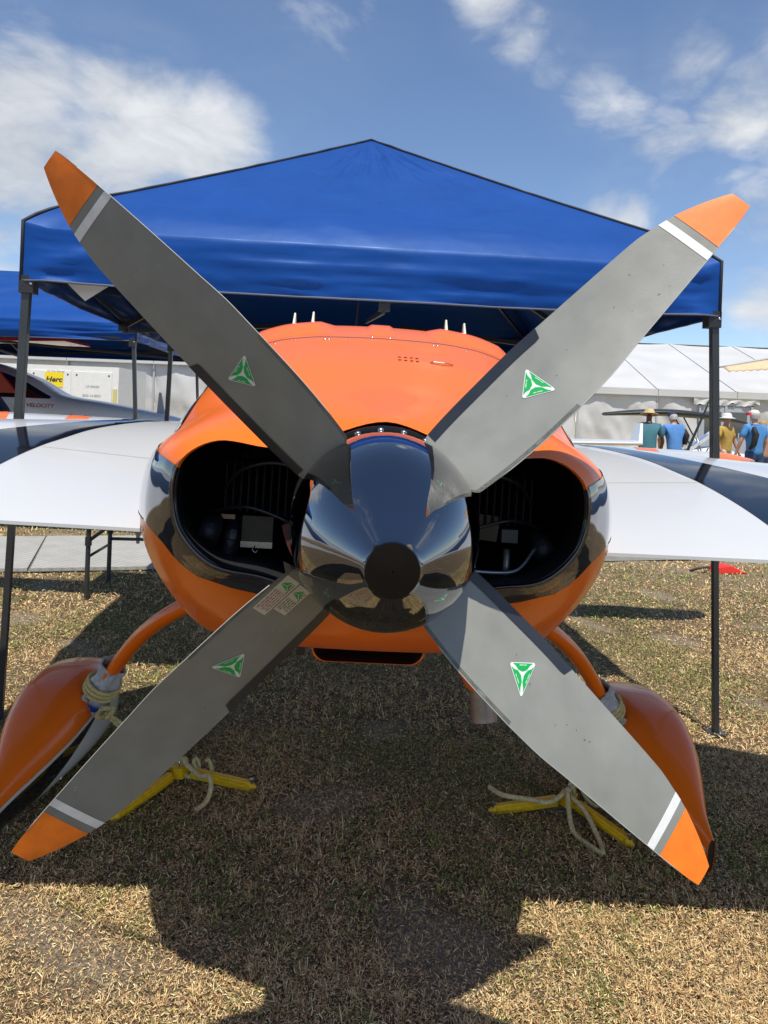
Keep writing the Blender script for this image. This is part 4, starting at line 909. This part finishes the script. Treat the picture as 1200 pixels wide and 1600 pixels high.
# ------------------------------------------------------------------ background
def tent(name, x0, x1, y0, depth, ez, rz, label, doors=(), bay=3.0):
    root = empty(name, ((x0 + x1) / 2, y0, 0), 0, label, 'tent'); ox = (x0 + x1) / 2; L_ = x1 - x0
    n = int(round(L_ / bay)); rnd = random.Random(int(x0 * 10))
    for k in range(n):
        a = -L_ / 2 + k * bay; b = a + bay
        # front wall panel with hanging folds
        G = []
        for i in range(17):
            z = .02 + (ez - .04) * i / 16; f = i / 16
            G.append([(a + .04 + (bay - .08) * j / 36, .11 * fbm((a + bay * j / 36) * 1.5 + k * 7 + z * .8, z * .8, 3.) + .10 * math.sin((j / 36 * 6 + f * 3 + k * 2.1) * (1 + .5 * math.sin(k))) * (1 - f) * f * 2, z) for j in range(37)])
        MB().grid(G).build('wall_panel', VINYL, root, True)
        t = MB()
        G = []
        for i in range(21):
            s = i / 20; G.append([(a + .05 + (bay - .1) * j / 10, -.12 + depth / 2 * s + .12 * s, ez + .02 + (rz - ez) * s - .07 * math.sin(math.pi * j / 10) - .05 * abs(math.sin(s * math.pi * 5)) * math.sin(math.pi * j / 10) ** .5) for j in range(11)])
        t.grid(G); t.build('roof_panel', VINYL, root, True)
        G = [[(a + .05 + (bay - .1) * j / 4, depth - depth / 2 * s, ez + .02 + (rz - ez) * s) for j in range(5)] for s in (0, 1)]; MB().grid(G).build('roof_panel', VINYL, root, True)
        v = MB(); v.box((a + bay / 2, -.14, ez - .08), (bay - .02, .02, .24)); v.build('eave_valance', VINYL, root)
    for k in range(n + 1):
        a = -L_ / 2 + k * bay
        MB().box((a, -.03, ez / 2), (.07, .08, ez)).build('post', VINYLD, root)
        r = MB(); r.bar((a, -.10, ez + .03), (a, depth / 2, rz + .02), .075, .05); r.build('rafter', mat('tent_rafter', (.55, .55, .55), .5), root)
    g = MB(); g.bar((-L_ / 2, -.155, ez - .21), (L_ / 2, -.155, ez - .21), .03, .03); g.build('eave_rail', VINYLD, root)
    for s in (-1, 1):
        MB().add([(s * L_ / 2, 0, 0), (s * L_ / 2, depth, 0), (s * L_ / 2, depth, ez), (s * L_ / 2, depth / 2, rz), (s * L_ / 2, 0, ez)], [(0, 1, 2, 3, 4)]).build('gable_wall', VINYL, root)
    for dx in doors:
        x = dx - ox; fr = mat('door_frame_grey', (.40, .43, .47), .45)
        D = MB(); 
        D.box((x - .98, -.10, 1.10), (.08, .06, 2.20)); D.box((x + .98, -.10, 1.10), (.08, .06, 2.20)); D.box((x, -.10, 2.20), (2.04, .06, .09)); D.box((x, -.10, 1.08), (.10, .06, 2.12)); DD = D.build('double_door', fr, root)
        for q in (-.49, .49):
            MB().box((x + q, -.085, 1.08), (.86, .03, 2.1)).build('door_leaf', fr, DD); MB().box((x + q, -.115, 1.45), (.62, .02, .95)).build('door_glass', mat('door_glass', (.05, .06, .07), .1, coat=1), DD)
            MB().box((x + q, -.13, 1.05), (.05, .03, .2)).build('door_handle', STEEL, DD)
        G = [[(x - 1.25 + 2.5 * i / 40, -.14 - .04 * math.sin(i * .7 + j) * j / 4 - .02 * j / 4, 2.46 - (.24 + .05 * math.sin(i * .45) + .03 * math.sin(i * 1.3)) * j / 4) for i in range(41)] for j in range(5)]
        MB().grid(G).build('rolled_flap', VINYL, DD, True)
    return root
tent('frame_tent', 1.35, 34.35, 28.0, 13.6, 2.66, 5.15, 'long white vinyl frame tent with glazed double door, at the right', (12.95,))
tent('frame_tent', -17.0, -2.0, 25.5, 12.0, 3.0, 5.2, 'white vinyl tent behind the white container, at the left')
# tan-roofed awning beside the tent
aw = empty('tan_awning', (17.0, 26.0, 0), 0, 'tan canvas awning with grey top edge and fringed hem, far right', 'awning')
tanm = mat('tan_canvas', (.62, .47, .29), .8, var=.1)
G = []
for j in range(5):
    row = []
    for i in range(81):
        x = -5.1 + 10 * i / 80; top = 3.48 + .21 * (x + 5.1); bot = 3.28 + .085 * (x + 5.1) + (.05 * (i % 2)); row.append((x, -.5 * (1 - j / 4), bot + (top - bot) * j / 4))
    G.append(row)
c_ = MB().grid(G).build('awning_cloth', tanm, aw, True, fix=False); so = c_.modifiers.new('thick', 'SOLIDIFY'); so.thickness = .02
MB().tube([(-5.3 + 10.3 * i / 20, .02, 3.45 + .21 * (10.3 * i / 20)) for i in range(21)], [.03 + .008 * i for i in range(21)], 10).build('ridge_roll', mat('roll_grey', (.42, .43, .45), .5), aw, True)
for x in (-2.2, 4.6): MB().tube([(x, .05, 0), (x, .05, 3.48 + .21 * (x + 5.1))], .04, 10).build('post', FRAME, aw, True)

# generator container
gc = empty('generator_container', (-9.55, 21.0, 0), 0, 'white equipment container with a yellow company sign, behind the left canopy', 'container')
MB().box((0, 1.2, 1.22), (3.9, 2.4, 2.36)).build('container_body', CONT, gc)
for (x, w_, z, h_) in ((-1.25, 1.25, 1.72, 1.05), (.02, 1.15, 1.72, 1.05), (1.22, 1.1, 1.72, 1.05), (-1.25, 1.25, .62, .95), (.02, 1.15, .62, .95), (1.22, 1.1, .62, .95)):
    d_ = bevel(MB().box((x, -.012, z), (w_, .03, h_)).build('access_panel', CONT, gc), .006)
    for sx_ in (-1, 1):
        for sz in (-1, 1): ball('panel_latch', (x + sx_ * (w_ / 2 - .09), -.028, z + sz * (h_ / 2 - .10)), .028, INK, d_, .4, (0, -1, 0))
TX = Matrix.Rotation(R(90), 4, 'X')
sg = MB().box((.12, -.036, 1.99), (.52, .012, .42)).build('company_sign', SIGNY, gc)
text('sign_lettering', 'Herc', .20, INK, sg, Matrix.Translation((.12, -.046, 1.99)) @ TX, .001, .2, 'CENTER', .006, 1.15)
text('panel_lettering', '22 Tier Rental', .085, mat('grey_print', (.25, .25, .26), .6), gc, Matrix.Translation((.16, -.030, 2.225)) @ TX)
text('panel_lettering', 'UP 000/00', .09, mat('grey_print', (.25, .25, .26), .6), gc, Matrix.Translation((1.22, -.030, 1.82)) @ TX)
text('panel_lettering', '800-14-8001', .105, mat('grey_print', (.25, .25, .26), .6), gc, Matrix.Translation((1.22, -.030, 1.56)) @ TX)
MB().box((1.86, -.02, 1.5), (.10, .05, .55)).build('control_box', mat('pale_yellow_label', (.6, .52, .2), .5), gc)
MB().box((1.50, -.030, .95), (.10, .008, .16)).build('warning_label', REDINK, gc)

# white airplane with lettering at left
vp = empty('white_airplane', (-4.28, 9.2, .035 + gz(-4.6)), 0, 'silver-white airplane with dark windows and red lettering under the left canopy', 'airplane')
XS = [-3.6, -3.0, -2.2, -1.4, -.7, -.1, .35, .8, 1.3, 1.75, 1.98]
ztp = pchip(XS, [1.25, 1.50, 1.70, 1.78, 1.75, 1.58, 1.36, 1.30, 1.22, 1.13, 1.03]); zbt = pchip(XS, [1.0, .80, .70, .66, .66, .68, .70, .74, .80, .90, .98]); hwd = pchip(XS, [.30, .48, .58, .62, .62, .56, .48, .42, .32, .18, .02])
def vf(x, a, off=0):
    c, s_ = math.cos(a), math.sin(a); e = .75; h, t, b = hwd(x) + off, ztp(x) + off, zbt(x) - off
    return Vector((x, h * math.copysign(abs(c) ** e, c), (t + b) / 2 + (t - b) / 2 * math.copysign(abs(s_) ** e, s_)))
AA = np.linspace(0, 2 * math.pi, 40, endpoint=False)
g = MB(); g.grid([[vf(x, a) for a in AA] for x in vlist(-3.6, 1.98, 60)], closed=True); g.add([vf(-3.6, a) for a in AA], [tuple(range(40))]); VB = g.build('fuselage', SILVER, vp, True)
G = []
for i in range(31):
    x = -1.75 + 2.02 * i / 30; zl = 1.31; zt_ = max(zl + .004, ztp(x) - .05)
    row = []
    for j in range(9):
        z = zl + (zt_ - zl) * j / 8; m_ = (ztp(x) + zbt(x)) / 2; q = max(-1, min(1, (z - m_) / ((ztp(x) - zbt(x)) / 2))); s_ = math.copysign(abs(q) ** (1 / .75), q); a = math.pi + math.asin(s_)
        a = 2 * math.pi - math.asin(-s_) if False else -math.asin(s_) ; a = math.pi + (math.asin(s_) if False else -math.asin(s_)); a2 = a
        c = -math.sqrt(max(0, 1 - s_ * s_)); y = (hwd(x) + .004) * -abs(c) ** .75
        row.append((x, y - .003, z))
    G.append(row)
MB().grid(G).build('side_window', GLASSD, vp, True)
text('side_lettering', 'VELOCITY', .060, REDINK, vp, Matrix.Translation((.245, -.572, 1.225)) @ Matrix.Rotation(R(5), 4, 'Z') @ TX, .001, .2, 'CENTER', .0015, 1.15)
for x in (-.05, .12): ball('access_stud', (x + .62, -.47 + .03 * x, 1.12 - .02 * x), .014, INK, vp, .3, (0, -1, 0))
# gull-wing door standing open, red inside
d_ = MB(); d_.add([(-.75, -.62, 1.36), (-.02, -.60, 1.36), (-.42, -.92, 1.98), (-1.0, -.92, 1.98)], [(0, 1, 2, 3)]); o = d_.build('raised_door', REDP, vp); so = o.modifiers.new('thick', 'SOLIDIFY'); so.thickness = .03
d_ = MB(); d_.add([(-1.6, -.95, 1.97), (.30, -1.02, 1.97), (.62, -.85, 2.0), (.72, -.35, 1.98), (-1.5, -.3, 1.99)], [(0, 1, 2, 3, 4)]); o = d_.build('raised_door_top', REDP, vp); so = o.modifiers.new('thick', 'SOLIDIFY'); so.thickness = .03
MB().box((-.55, -.45, 1.55), (.02, .01, .10), Matrix.Rotation(R(-35), 3, 'Y')).build('door_handle', STEEL, vp)
MB().tube([(1.0, 0, .8), (1.05, 0, .12)], [.03, .02], 10).build('nose_leg', SILVER, vp, True)
MB().lathe([(.04, -.03), (.11, -.03), (.12, 0), (.11, .03), (.04, .03)], 20, Matrix.Rotation(R(90), 3, 'X'), (1.05, 0, .12)).build('nose_wheel', TYRE, vp, True)
for y in (-.8, .8):
    MB().tube([(-2.3, y * .5, .75), (-2.3, y, .15)], .03, 10).build('main_leg', SILVER, vp, True); MB().lathe([(.05, -.05), (.14, -.05), (.16, 0), (.14, .05), (.05, .05)], 20, Matrix.Rotation(R(90), 3, 'X'), (-2.3, y, .16)).build('main_wheel', TYRE, vp, True)
f = MB(); f.add([(1.45, -.03, 1.18), (1.55, -.03, 1.15), (1.55, .03, 1.15), (1.45, .03, 1.18), (1.46, 0, 1.44), (1.49, 0, 1.44)], [(0, 1, 5, 4), (2, 3, 4, 5), (1, 2, 5), (3, 0, 4)]); f.build('nose_fin', mat('fin_grey', (.35, .38, .42), .5), vp)

# folding table behind the left wing
ft = empty('folding_table', (-1.62, 5.35, gz(-1.62)), R(4), 'folding table with braced black legs under the left wing', 'table')
tp = bevel(MB().box((0, 0, .73), (1.0, .62, .035)).build('table_top', mat('table_grey', (.30, .30, .31), .6), ft), .008)
for x in (-.40, .40):
    for y in (-.25, .25):
        l = MB(); l.tube([(x, y, .008), (x, y, .72)], .0165, 12); lg = l.build('leg', FRAME, ft, True, 40); MB().tube([(x, y, .38), (x, y, .44)], .023, 12).build('leg_joint', PLASTIC, lg, True, 40)
    b = MB(); b.tube([(x, -.25, .30), (x, .25, .30)], .010, 8); b.build('cross_bar', FRAME, ft, True)
for y in (-.25, .25):
    b = MB(); b.tube([(-.40, y, .41), (-.02, y, .71)], .0125, 8); b.build('brace', FRAME, ft, True)
    b = MB(); b.tube([(.40, y, .41), (.05, y, .71)], .0125, 8); b.build('brace', FRAME, ft, True)
b = MB(); b.tube([(-.40, .25, .34), (.40, .25, .34)], .0125, 8); b.build('cross_bar', FRAME, ft, True)

# red wedge on the grass at right
rw = empty('wheel_chock', (3.48, 7.35, gz(3.48)), R(12), 'small red wedge lying on the grass beyond the right wing', 'chock')
w = MB(); w.add([(-.16, -.08, 0), (.19, -.08, 0), (.19, .08, 0), (-.16, .08, 0), (-.14, -.07, .07), (.0, -.07, .08), (.0, .07, .08), (-.14, .07, .07)], [(0, 1, 5, 4), (1, 2, 6, 5), (2, 3, 7, 6), (3, 0, 4, 7), (4, 5, 6, 7), (3, 2, 1, 0)]); bevel(w.build('wedge_body', mat('red_plastic', (.75, .03, .02), .45), rw), .01)
MB().tube(smoothpath([(-.2, 0, .05), (-.32, -.05, .06), (-.40, .02, .015)], 5), .012, 8).build('wedge_cord', INK, rw, True)

# white airplane beyond the right wing: wing and winglet show
wp = empty('light_airplane', (4.0, 13.5, gz(4)), 0, 'white light airplane whose wing and upright winglet show beyond the right wing', 'airplane')
def airfoil_bar(P0, P1, c0, c1, t0, t1, n=18):
    G = []
    for P, c, t in ((Vector(P0), c0, t0), (Vector(P0).lerp(Vector(P1), .5), (c0 + c1) / 2, (t0 + t1) / 2), (Vector(P1), c1, t1)):
        G.append([P + Vector((0, c / 2 * math.cos(a), t / 2 * math.sin(a))) for a in np.linspace(0, 2 * math.pi, n, endpoint=False)])
    m = MB(); m.grid(G, closed=True); m.add(G[0], [tuple(range(n))]); m.add(G[-1], [tuple(range(n))]); return m
airfoil_bar((-2.6, 0, 1.02), (.62, -.1, 1.10), 1.0, .6, .16, .10).build('wing', WHITE, wp, True, 60)
f = MB(); f.add([(.56, -.35, 1.08), (.64, -.35, 1.08), (.64, .15, 1.08), (.56, .15, 1.08), (.66, -.15, 1.46), (.70, -.15, 1.46), (.70, .12, 1.46), (.66, .12, 1.46)], [(0, 1, 5, 4), (1, 2, 6, 5), (2, 3, 7, 6), (3, 0, 4, 7), (4, 5, 6, 7), (3, 2, 1, 0)]); f.build('winglet', SILVER, wp)
G = [[(-2.9 + r_ * math.cos(a), y, 1.0 + r_ * math.sin(a) * 1.1) for a in np.linspace(0, 2 * math.pi, 20, endpoint=False)] for y, r_ in ((-2.2, .05), (-1.6, .3), (-.5, .48), (.8, .5), (1.8, .35), (2.6, .08))]
g = MB(); g.grid(G, closed=True); g.build('fuselage', WHITE, wp, True)
for x in (-.35, -2.9):
    MB().tube([(x, 0, .95), (x, 0, .14)], .025, 8).build('gear_leg', STEEL, wp, True); MB().lathe([(.04, -.04), (.12, -.04), (.14, 0), (.12, .04), (.04, .04)], 18, Matrix.Rotation(R(90), 3, 'Y'), (x, 0, .14)).build('wheel', TYRE, wp, True)

# black-winged ultralight
ul = empty('ultralight_airplane', (6.7, 19.0, gz(4)), 0, 'small black-winged ultralight on struts among the visitors', 'airplane')
G = []
for i in range(21):
    f = i / 20; x = -1.0 + 3.6 * f; c = .25 + .75 * math.sin(math.pi * min(1, f * .9 + .08)) ** .6; z = 1.66 + .14 * math.sin(math.pi * min(1, f * 1.0)) - .10 * f
    G.append([(x, c / 2 * math.cos(a), z + (.045 + .05 * math.sin(math.pi * f)) * math.sin(a)) for a in np.linspace(0, 2 * math.pi, 16, endpoint=False)])
g = MB(); g.grid(G, closed=True); g.add(G[0], [tuple(range(16))]); g.add(G[-1], [tuple(range(16))]); g.build('wing', mat('black_wing', (.02, .022, .022), .4), ul, True)
for (x, y, x2) in ((.7, -.2, 1.5), (1.1, .2, 1.7), (2.2, -.1, 1.9)): MB().tube([(x, y, 1.68), (x2, 0, .5)], .018, 8).build('strut', FRAME, ul, True)
G = [[(1.7 + q, .30 * r_ * math.cos(a), .62 + .32 * r_ * math.sin(a)) for a in np.linspace(0, 2 * math.pi, 16, endpoint=False)] for q, r_ in ((-1.0, .1), (-.6, .7), (0, 1), (.7, .6), (1.4, .1))]
g = MB(); g.grid(G, closed=True); g.build('pod', SILVER, ul, True)
for (x, y) in ((1.1, -.4), (1.1, .4), (2.3, 0)):
    MB().tube([(x + .2, 0, .5), (x, y, .15)], .018, 8).build('gear_leg', FRAME, ul, True); MB().lathe([(.03, -.03), (.12, -.03), (.14, 0), (.12, .03), (.03, .03)], 18, Matrix.Rotation(R(90), 3, 'X'), (x, y, .14)).build('wheel', TYRE, ul, True)
# leaning dark pole and a slanted board
pl = empty('leaning_pole', (6.0, 15.2, gz(4)), 0, 'long dark pole leaning to the right between the visitors', 'pole')
MB().tube([(0, 0, 0), (.30, 0, .95), (.62, 0, 1.75), (.80, 0, 2.25)], [.028, .030, .022, .006], 10).build('pole_shaft', mat('pole_green_black', (.015, .025, .022), .4), pl, True); MB().lathe([(.10, 0), (.10, .02), (.03, .05)], 16, None, (0, 0, 0), True, True).build('pole_base', FRAME, pl, True)
sb = empty('display_board', (6.85, 15.9, gz(4)), R(-15), 'white and blue display board slanting on a metal stand', 'board')
RB = Matrix.Rotation(R(-42), 3, 'Y')
bd = MB().box((0, 0, 1.12), (.06, .55, .62), Matrix.Rotation(R(50), 3, 'Y')).build('board_panel', mat('board_white', (.68, .70, .72), .4), sb); MB().box((-.025, 0, 1.150), (.004, .4, .4), Matrix.Rotation(R(50), 3, 'Y')).build('board_print', mat('board_blue', (.25, .36, .62), .5), bd)
for y in (-.2, .2):
    MB().tube([(.20, y, .98), (-.22, y, .0)], .014, 8).build('stand_leg', STEEL, sb, True); MB().tube([(-.1, y, 1.2), (.30, y, .0)], .014, 8).build('stand_leg', STEEL, sb, True)

# ------------------------------------------------------------------ people
SKINS = {'light': mat('skin_light', (.50, .27, .19), .5), 'dark': mat('skin_dark', (.10, .045, .028), .5), 'tan': mat('skin_tan', (.40, .20, .13), .5)}
def skin_mesh(name, chains, m, parent, sub=2):
    V = []; E = []; Rr = []; idx = {}
    def vid(p, r):
        k = tuple(round(c, 4) for c in p)
        if k not in idx: idx[k] = len(V); V.append(k); Rr.append(r)
        return idx[k]
    for ch in chains:
        prev = None
        for p, r in ch:
            i = vid(p, r)
            if prev is not None and i != prev: E.append((prev, i))
            prev = i
    me = bpy.data.meshes.new(name); me.from_pydata(V, E, []); o = bpy.data.objects.new(name, me); COL.objects.link(o); o.parent = parent; me.materials.append(m)
    md = o.modifiers.new('skin', 'SKIN'); md.use_smooth_shade = True
    for i, sv in enumerate(me.skin_vertices[0].data):
        r = Rr[i]; sv.radius = r if isinstance(r, tuple) else (r, r); sv.use_root = (i == 0)
    s_ = o.modifiers.new('sub', 'SUBSURF'); s_.levels = sub; s_.render_levels = sub
    return o
def person(loc_, face, label, skin, shirt, lower, hat=None, hair=None, long_pants=False, armL=None, armR=None, lean=0., h=1.75, extra=None, female=False):
    """stands at loc_, facing angle face (0 = away from the camera)"""
    k = h / 1.75; root = empty('person', (loc_[0], loc_[1], gz(loc_[0])), face, label, 'person'); root.scale = (k, k, k)
    S_ = SKINS[skin]; w = .17 if female else .20; sl = math.sin(lean); cl = math.cos(lean)
    def U(x, y, z):      # upper body leans forward at the hip
        return (x, y * cl + (z - .95) * sl, .95 + (z - .95) * cl - y * sl) if z > .95 else (x, y, z)
    pel = (0, 0, .95); sp = U(0, 0, 1.15); ch = U(0, .0, 1.36); nk = U(0, .0, 1.49); nk2 = U(0, .015, 1.55); hd = U(0, .03, 1.63); hd2 = U(0, .03, 1.70); nose = U(0, .115, 1.635)
    aL = armL or [(-.30, .02, 1.15), (-.31, .12, .93)]; aR = armR or [(.30, .02, 1.15), (.31, .12, .93)]
    def arm(s_, A):
        sh = U(s_ * w, 0, 1.42); el = U(*A[0]); wr = U(*A[1]); d = (Vector(wr) - Vector(el)).normalized(); hn = tuple(Vector(wr) + d * .08)
        return sh, el, wr, hn, d
    ch_ = [[(pel, (.13, .10)), (sp, (.12, .09)), (ch, (.125, .085)), (nk, .06), (nk2, .056), (hd, (.078, .095)), (hd2, (.072, .085))], [(hd, (.078, .095)), (nose, .014)]]
    for s_, A in ((-1, aL), (1, aR)):
        sh, el, wr, hn, d = arm(s_, A); ch_.append([(ch, (.125, .085)), (sh, .05), (el, .043), (wr, .030), (hn, (.042, .022))])
        for q in range(4): ch_.append([(hn, (.042, .022)), (tuple(Vector(hn) + d * (.075 - .008 * abs(q - 1)) + Vector((0, .022 * (q - 1.5), 0))), .009)])
        ch_.append([(wr, .030), (tuple(Vector(wr) + d * .07 + Vector((-s_ * .035, .03, 0))), .010)])
        hip = (s_ * .095, 0, .88); kn = (s_ * .115, .02, .49); an = (s_ * .12, -.02, .085); toe = (s_ * .13, .14, .04)
        ch_.append([(pel, (.13, .10)), (hip, .088), (kn, .056), ((s_ * .12, -.01, .30), .054), (an, .036), (toe, .035)])
    skin_mesh('body', ch_, S_, root)
    # clothing
    shc = [[((0, 0, .84), (.185, .145)), ((0, 0, .95), (.180, .142)), (sp, (.178, .14)), (ch, (.200, .148)), (U(0, 0, 1.475), (.115, .10))]]
    for s_, A in ((-1, aL), (1, aR)):
        sh, el, wr, hn, d = arm(s_, A); me_ = tuple(Vector(sh).lerp(Vector(el), .78)); shc.append([(ch, (.200, .148)), (sh, .082), (me_, .073)])
    skin_mesh('shirt', shc, shirt, root)
    lc = [[((0, 0, 1.02), (.165, .128)), (pel, (.168, .128))]]
    for s_ in (-1, 1):
        lc.append([(pel, (.168, .128)), ((s_ * .10, 0, .84), .105), ((s_ * .115, .012, .52), .085)] + ([((s_ * .12, -.005, .28), .072), ((s_ * .12, -.015, .08), .066)] if long_pants else []))
    skin_mesh('trousers' if long_pants else 'shorts', lc, lower, root)
    for s_ in (-1, 1):
        MB().tube([(s_ * .12, -.07, .045), (s_ * .125, .05, .045), (s_ * .13, .18, .035)], [.045, .048, .034], 10).build('shoe', mat('shoe_grey', (.2, .2, .2), .7), root, True)
    C_ = Vector(U(0, .03, 1.665)); T = Vector((0, sl, cl)); Q = T.to_track_quat('Z', 'Y').to_matrix()
    if hair: MB().lathe([(.088, -.06), (.096, 0), (.090, .045), (.06, .085), (.001, .10)], 20, Q, C_ - T * .01 + Vector((0, -.018, 0))).build('hair', hair, root, True)
    if hat:
        kind, hm = hat
        if kind == 'brim': MB().lathe([(.185, -.005), (.19, .005), (.11, .03), (.105, .075), (.085, .115), (.001, .125)], 28, Q, C_ + T * .01).build('sun_hat', hm, root, True)
        else:
            c_ = MB().lathe([(.098, 0), (.102, .02), (.094, .065), (.06, .10), (.001, .112)], 24, Q, C_ + T * .005).build('cap', hm, root, True)
            MB().grid([[C_ + Vector((.075 * math.sin(a) * (1 - .1 * i), .06 + .085 * i / 3 * math.cos(a), .012 - .01 * i / 3)) for a in np.linspace(-1.2, 1.2, 9)] for i in range(4)]).build('cap_peak', hm, c_, True)
    if extra: extra(root, U)
    return root
TEAL = mat('teal_shirt', (.045, .16, .20), .8, var=.12, bump=.6, bscale=9); LBLUE = mat('light_blue_shirt', (.09, .25, .58), .8, var=.10, bump=.6, bscale=9); SBLUE = mat('sky_blue_polo', (.07, .25, .55), .8, var=.10, bump=.6, bscale=9)
YELL = mat('yellow_shirt', (.50, .32, .07), .8, var=.1, bump=.6, bscale=9); DENIM = mat('denim', (.03, .06, .14), .85, var=.2); KHAKI = mat('khaki', (.40, .33, .22), .85); STRAW = mat('straw_hat', (.52, .40, .22), .85, var=.15)
GREYH = mat('grey_hair', (.42, .41, .40), .8, var=.2); CAPW = mat('white_cap', (.68, .67, .64), .8); NAVYC = mat('navy_cap', (.02, .03, .07), .8); BLOND = mat('blond_hair', (.42, .26, .11), .7); NAVYSH = mat('navy_shirt', (.02, .035, .08), .8); WHITEC = mat('white_cloth', (.62, .60, .58), .8)
BAG = mat('black_bag', (.012, .012, .014), .7)
def bag(root, U):
    b = MB().tube([U(-.16, -.15, 1.43), U(-.13, -.19, 1.28), U(-.17, -.18, 1.08), U(-.20, -.10, .98)], [.035, .06, .055, .03], 10).build('shoulder_bag', BAG, root, True)
def dark_bag(root, U): MB().tube([U(.22, -.06, 1.38), U(.26, -.03, 1.25), U(.24, .0, 1.05)], [.04, .085, .05], 10).build('shoulder_bag', BAG, root, True)
def redbit(root, U): MB().box(U(-.11, .05, 1.69), (.09, .09, .06)).build('cap_badge', mat('red_cloth', (.75, .03, .06), .7), root)
person((5.62, 15.6), R(-20), 'person in teal shirt and straw sun hat leaning forward, leftmost of the visitors', 'dark', TEAL, KHAKI, ('brim', STRAW), None, True, [(-.27, .16, 1.18), (-.16, .36, 1.02)], [(.29, .14, 1.13), (.26, .30, .92)], R(12))
person((6.30, 15.9), R(8), 'person in light blue shirt and dark cap seen from behind, near the leaning pole', 'light', LBLUE, DENIM, ('cap', NAVYC), GREYH, True, [(-.30, .10, 1.16), (-.20, .28, 1.05)], [(.32, .14, 1.18), (.42, .38, 1.10)], R(8), 1.72, dark_bag)
person((7.85, 16.9), R(-150), 'person in yellow shirt and pale hat standing beyond the canopy leg', 'tan', YELL, WHITEC, ('brim', CAPW), None, True, None, None, 0, 1.72)
person((7.72, 15.3), R(14), 'person in sky blue polo, white cap and jeans carrying a black shoulder bag', 'light', SBLUE, DENIM, ('cap', CAPW), GREYH, True, [(-.30, .03, 1.14), (-.33, .10, .93)], [(.29, .03, 1.14), (.30, .12, .92)], 0, 1.80, lambda r_, U: (bag(r_, U), redbit(r_, U)))
person((8.35, 16.2), R(30), 'person with blond hair, sleeveless top and denim shorts, rightmost of the visitors', 'light', mat('tan_top', (.42, .24, .17), .8), DENIM, None, BLOND, False, None, [(.29, -.02, 1.15), (.33, .06, .93)], 0, 1.62, None, True)
person((-4.28, 8.0), R(55), 'person in dark clothes and cap bending at the open door of the silver-white airplane', 'light', NAVYSH, DENIM, ('cap', NAVYC), None, True, None, None, R(34), 1.70)
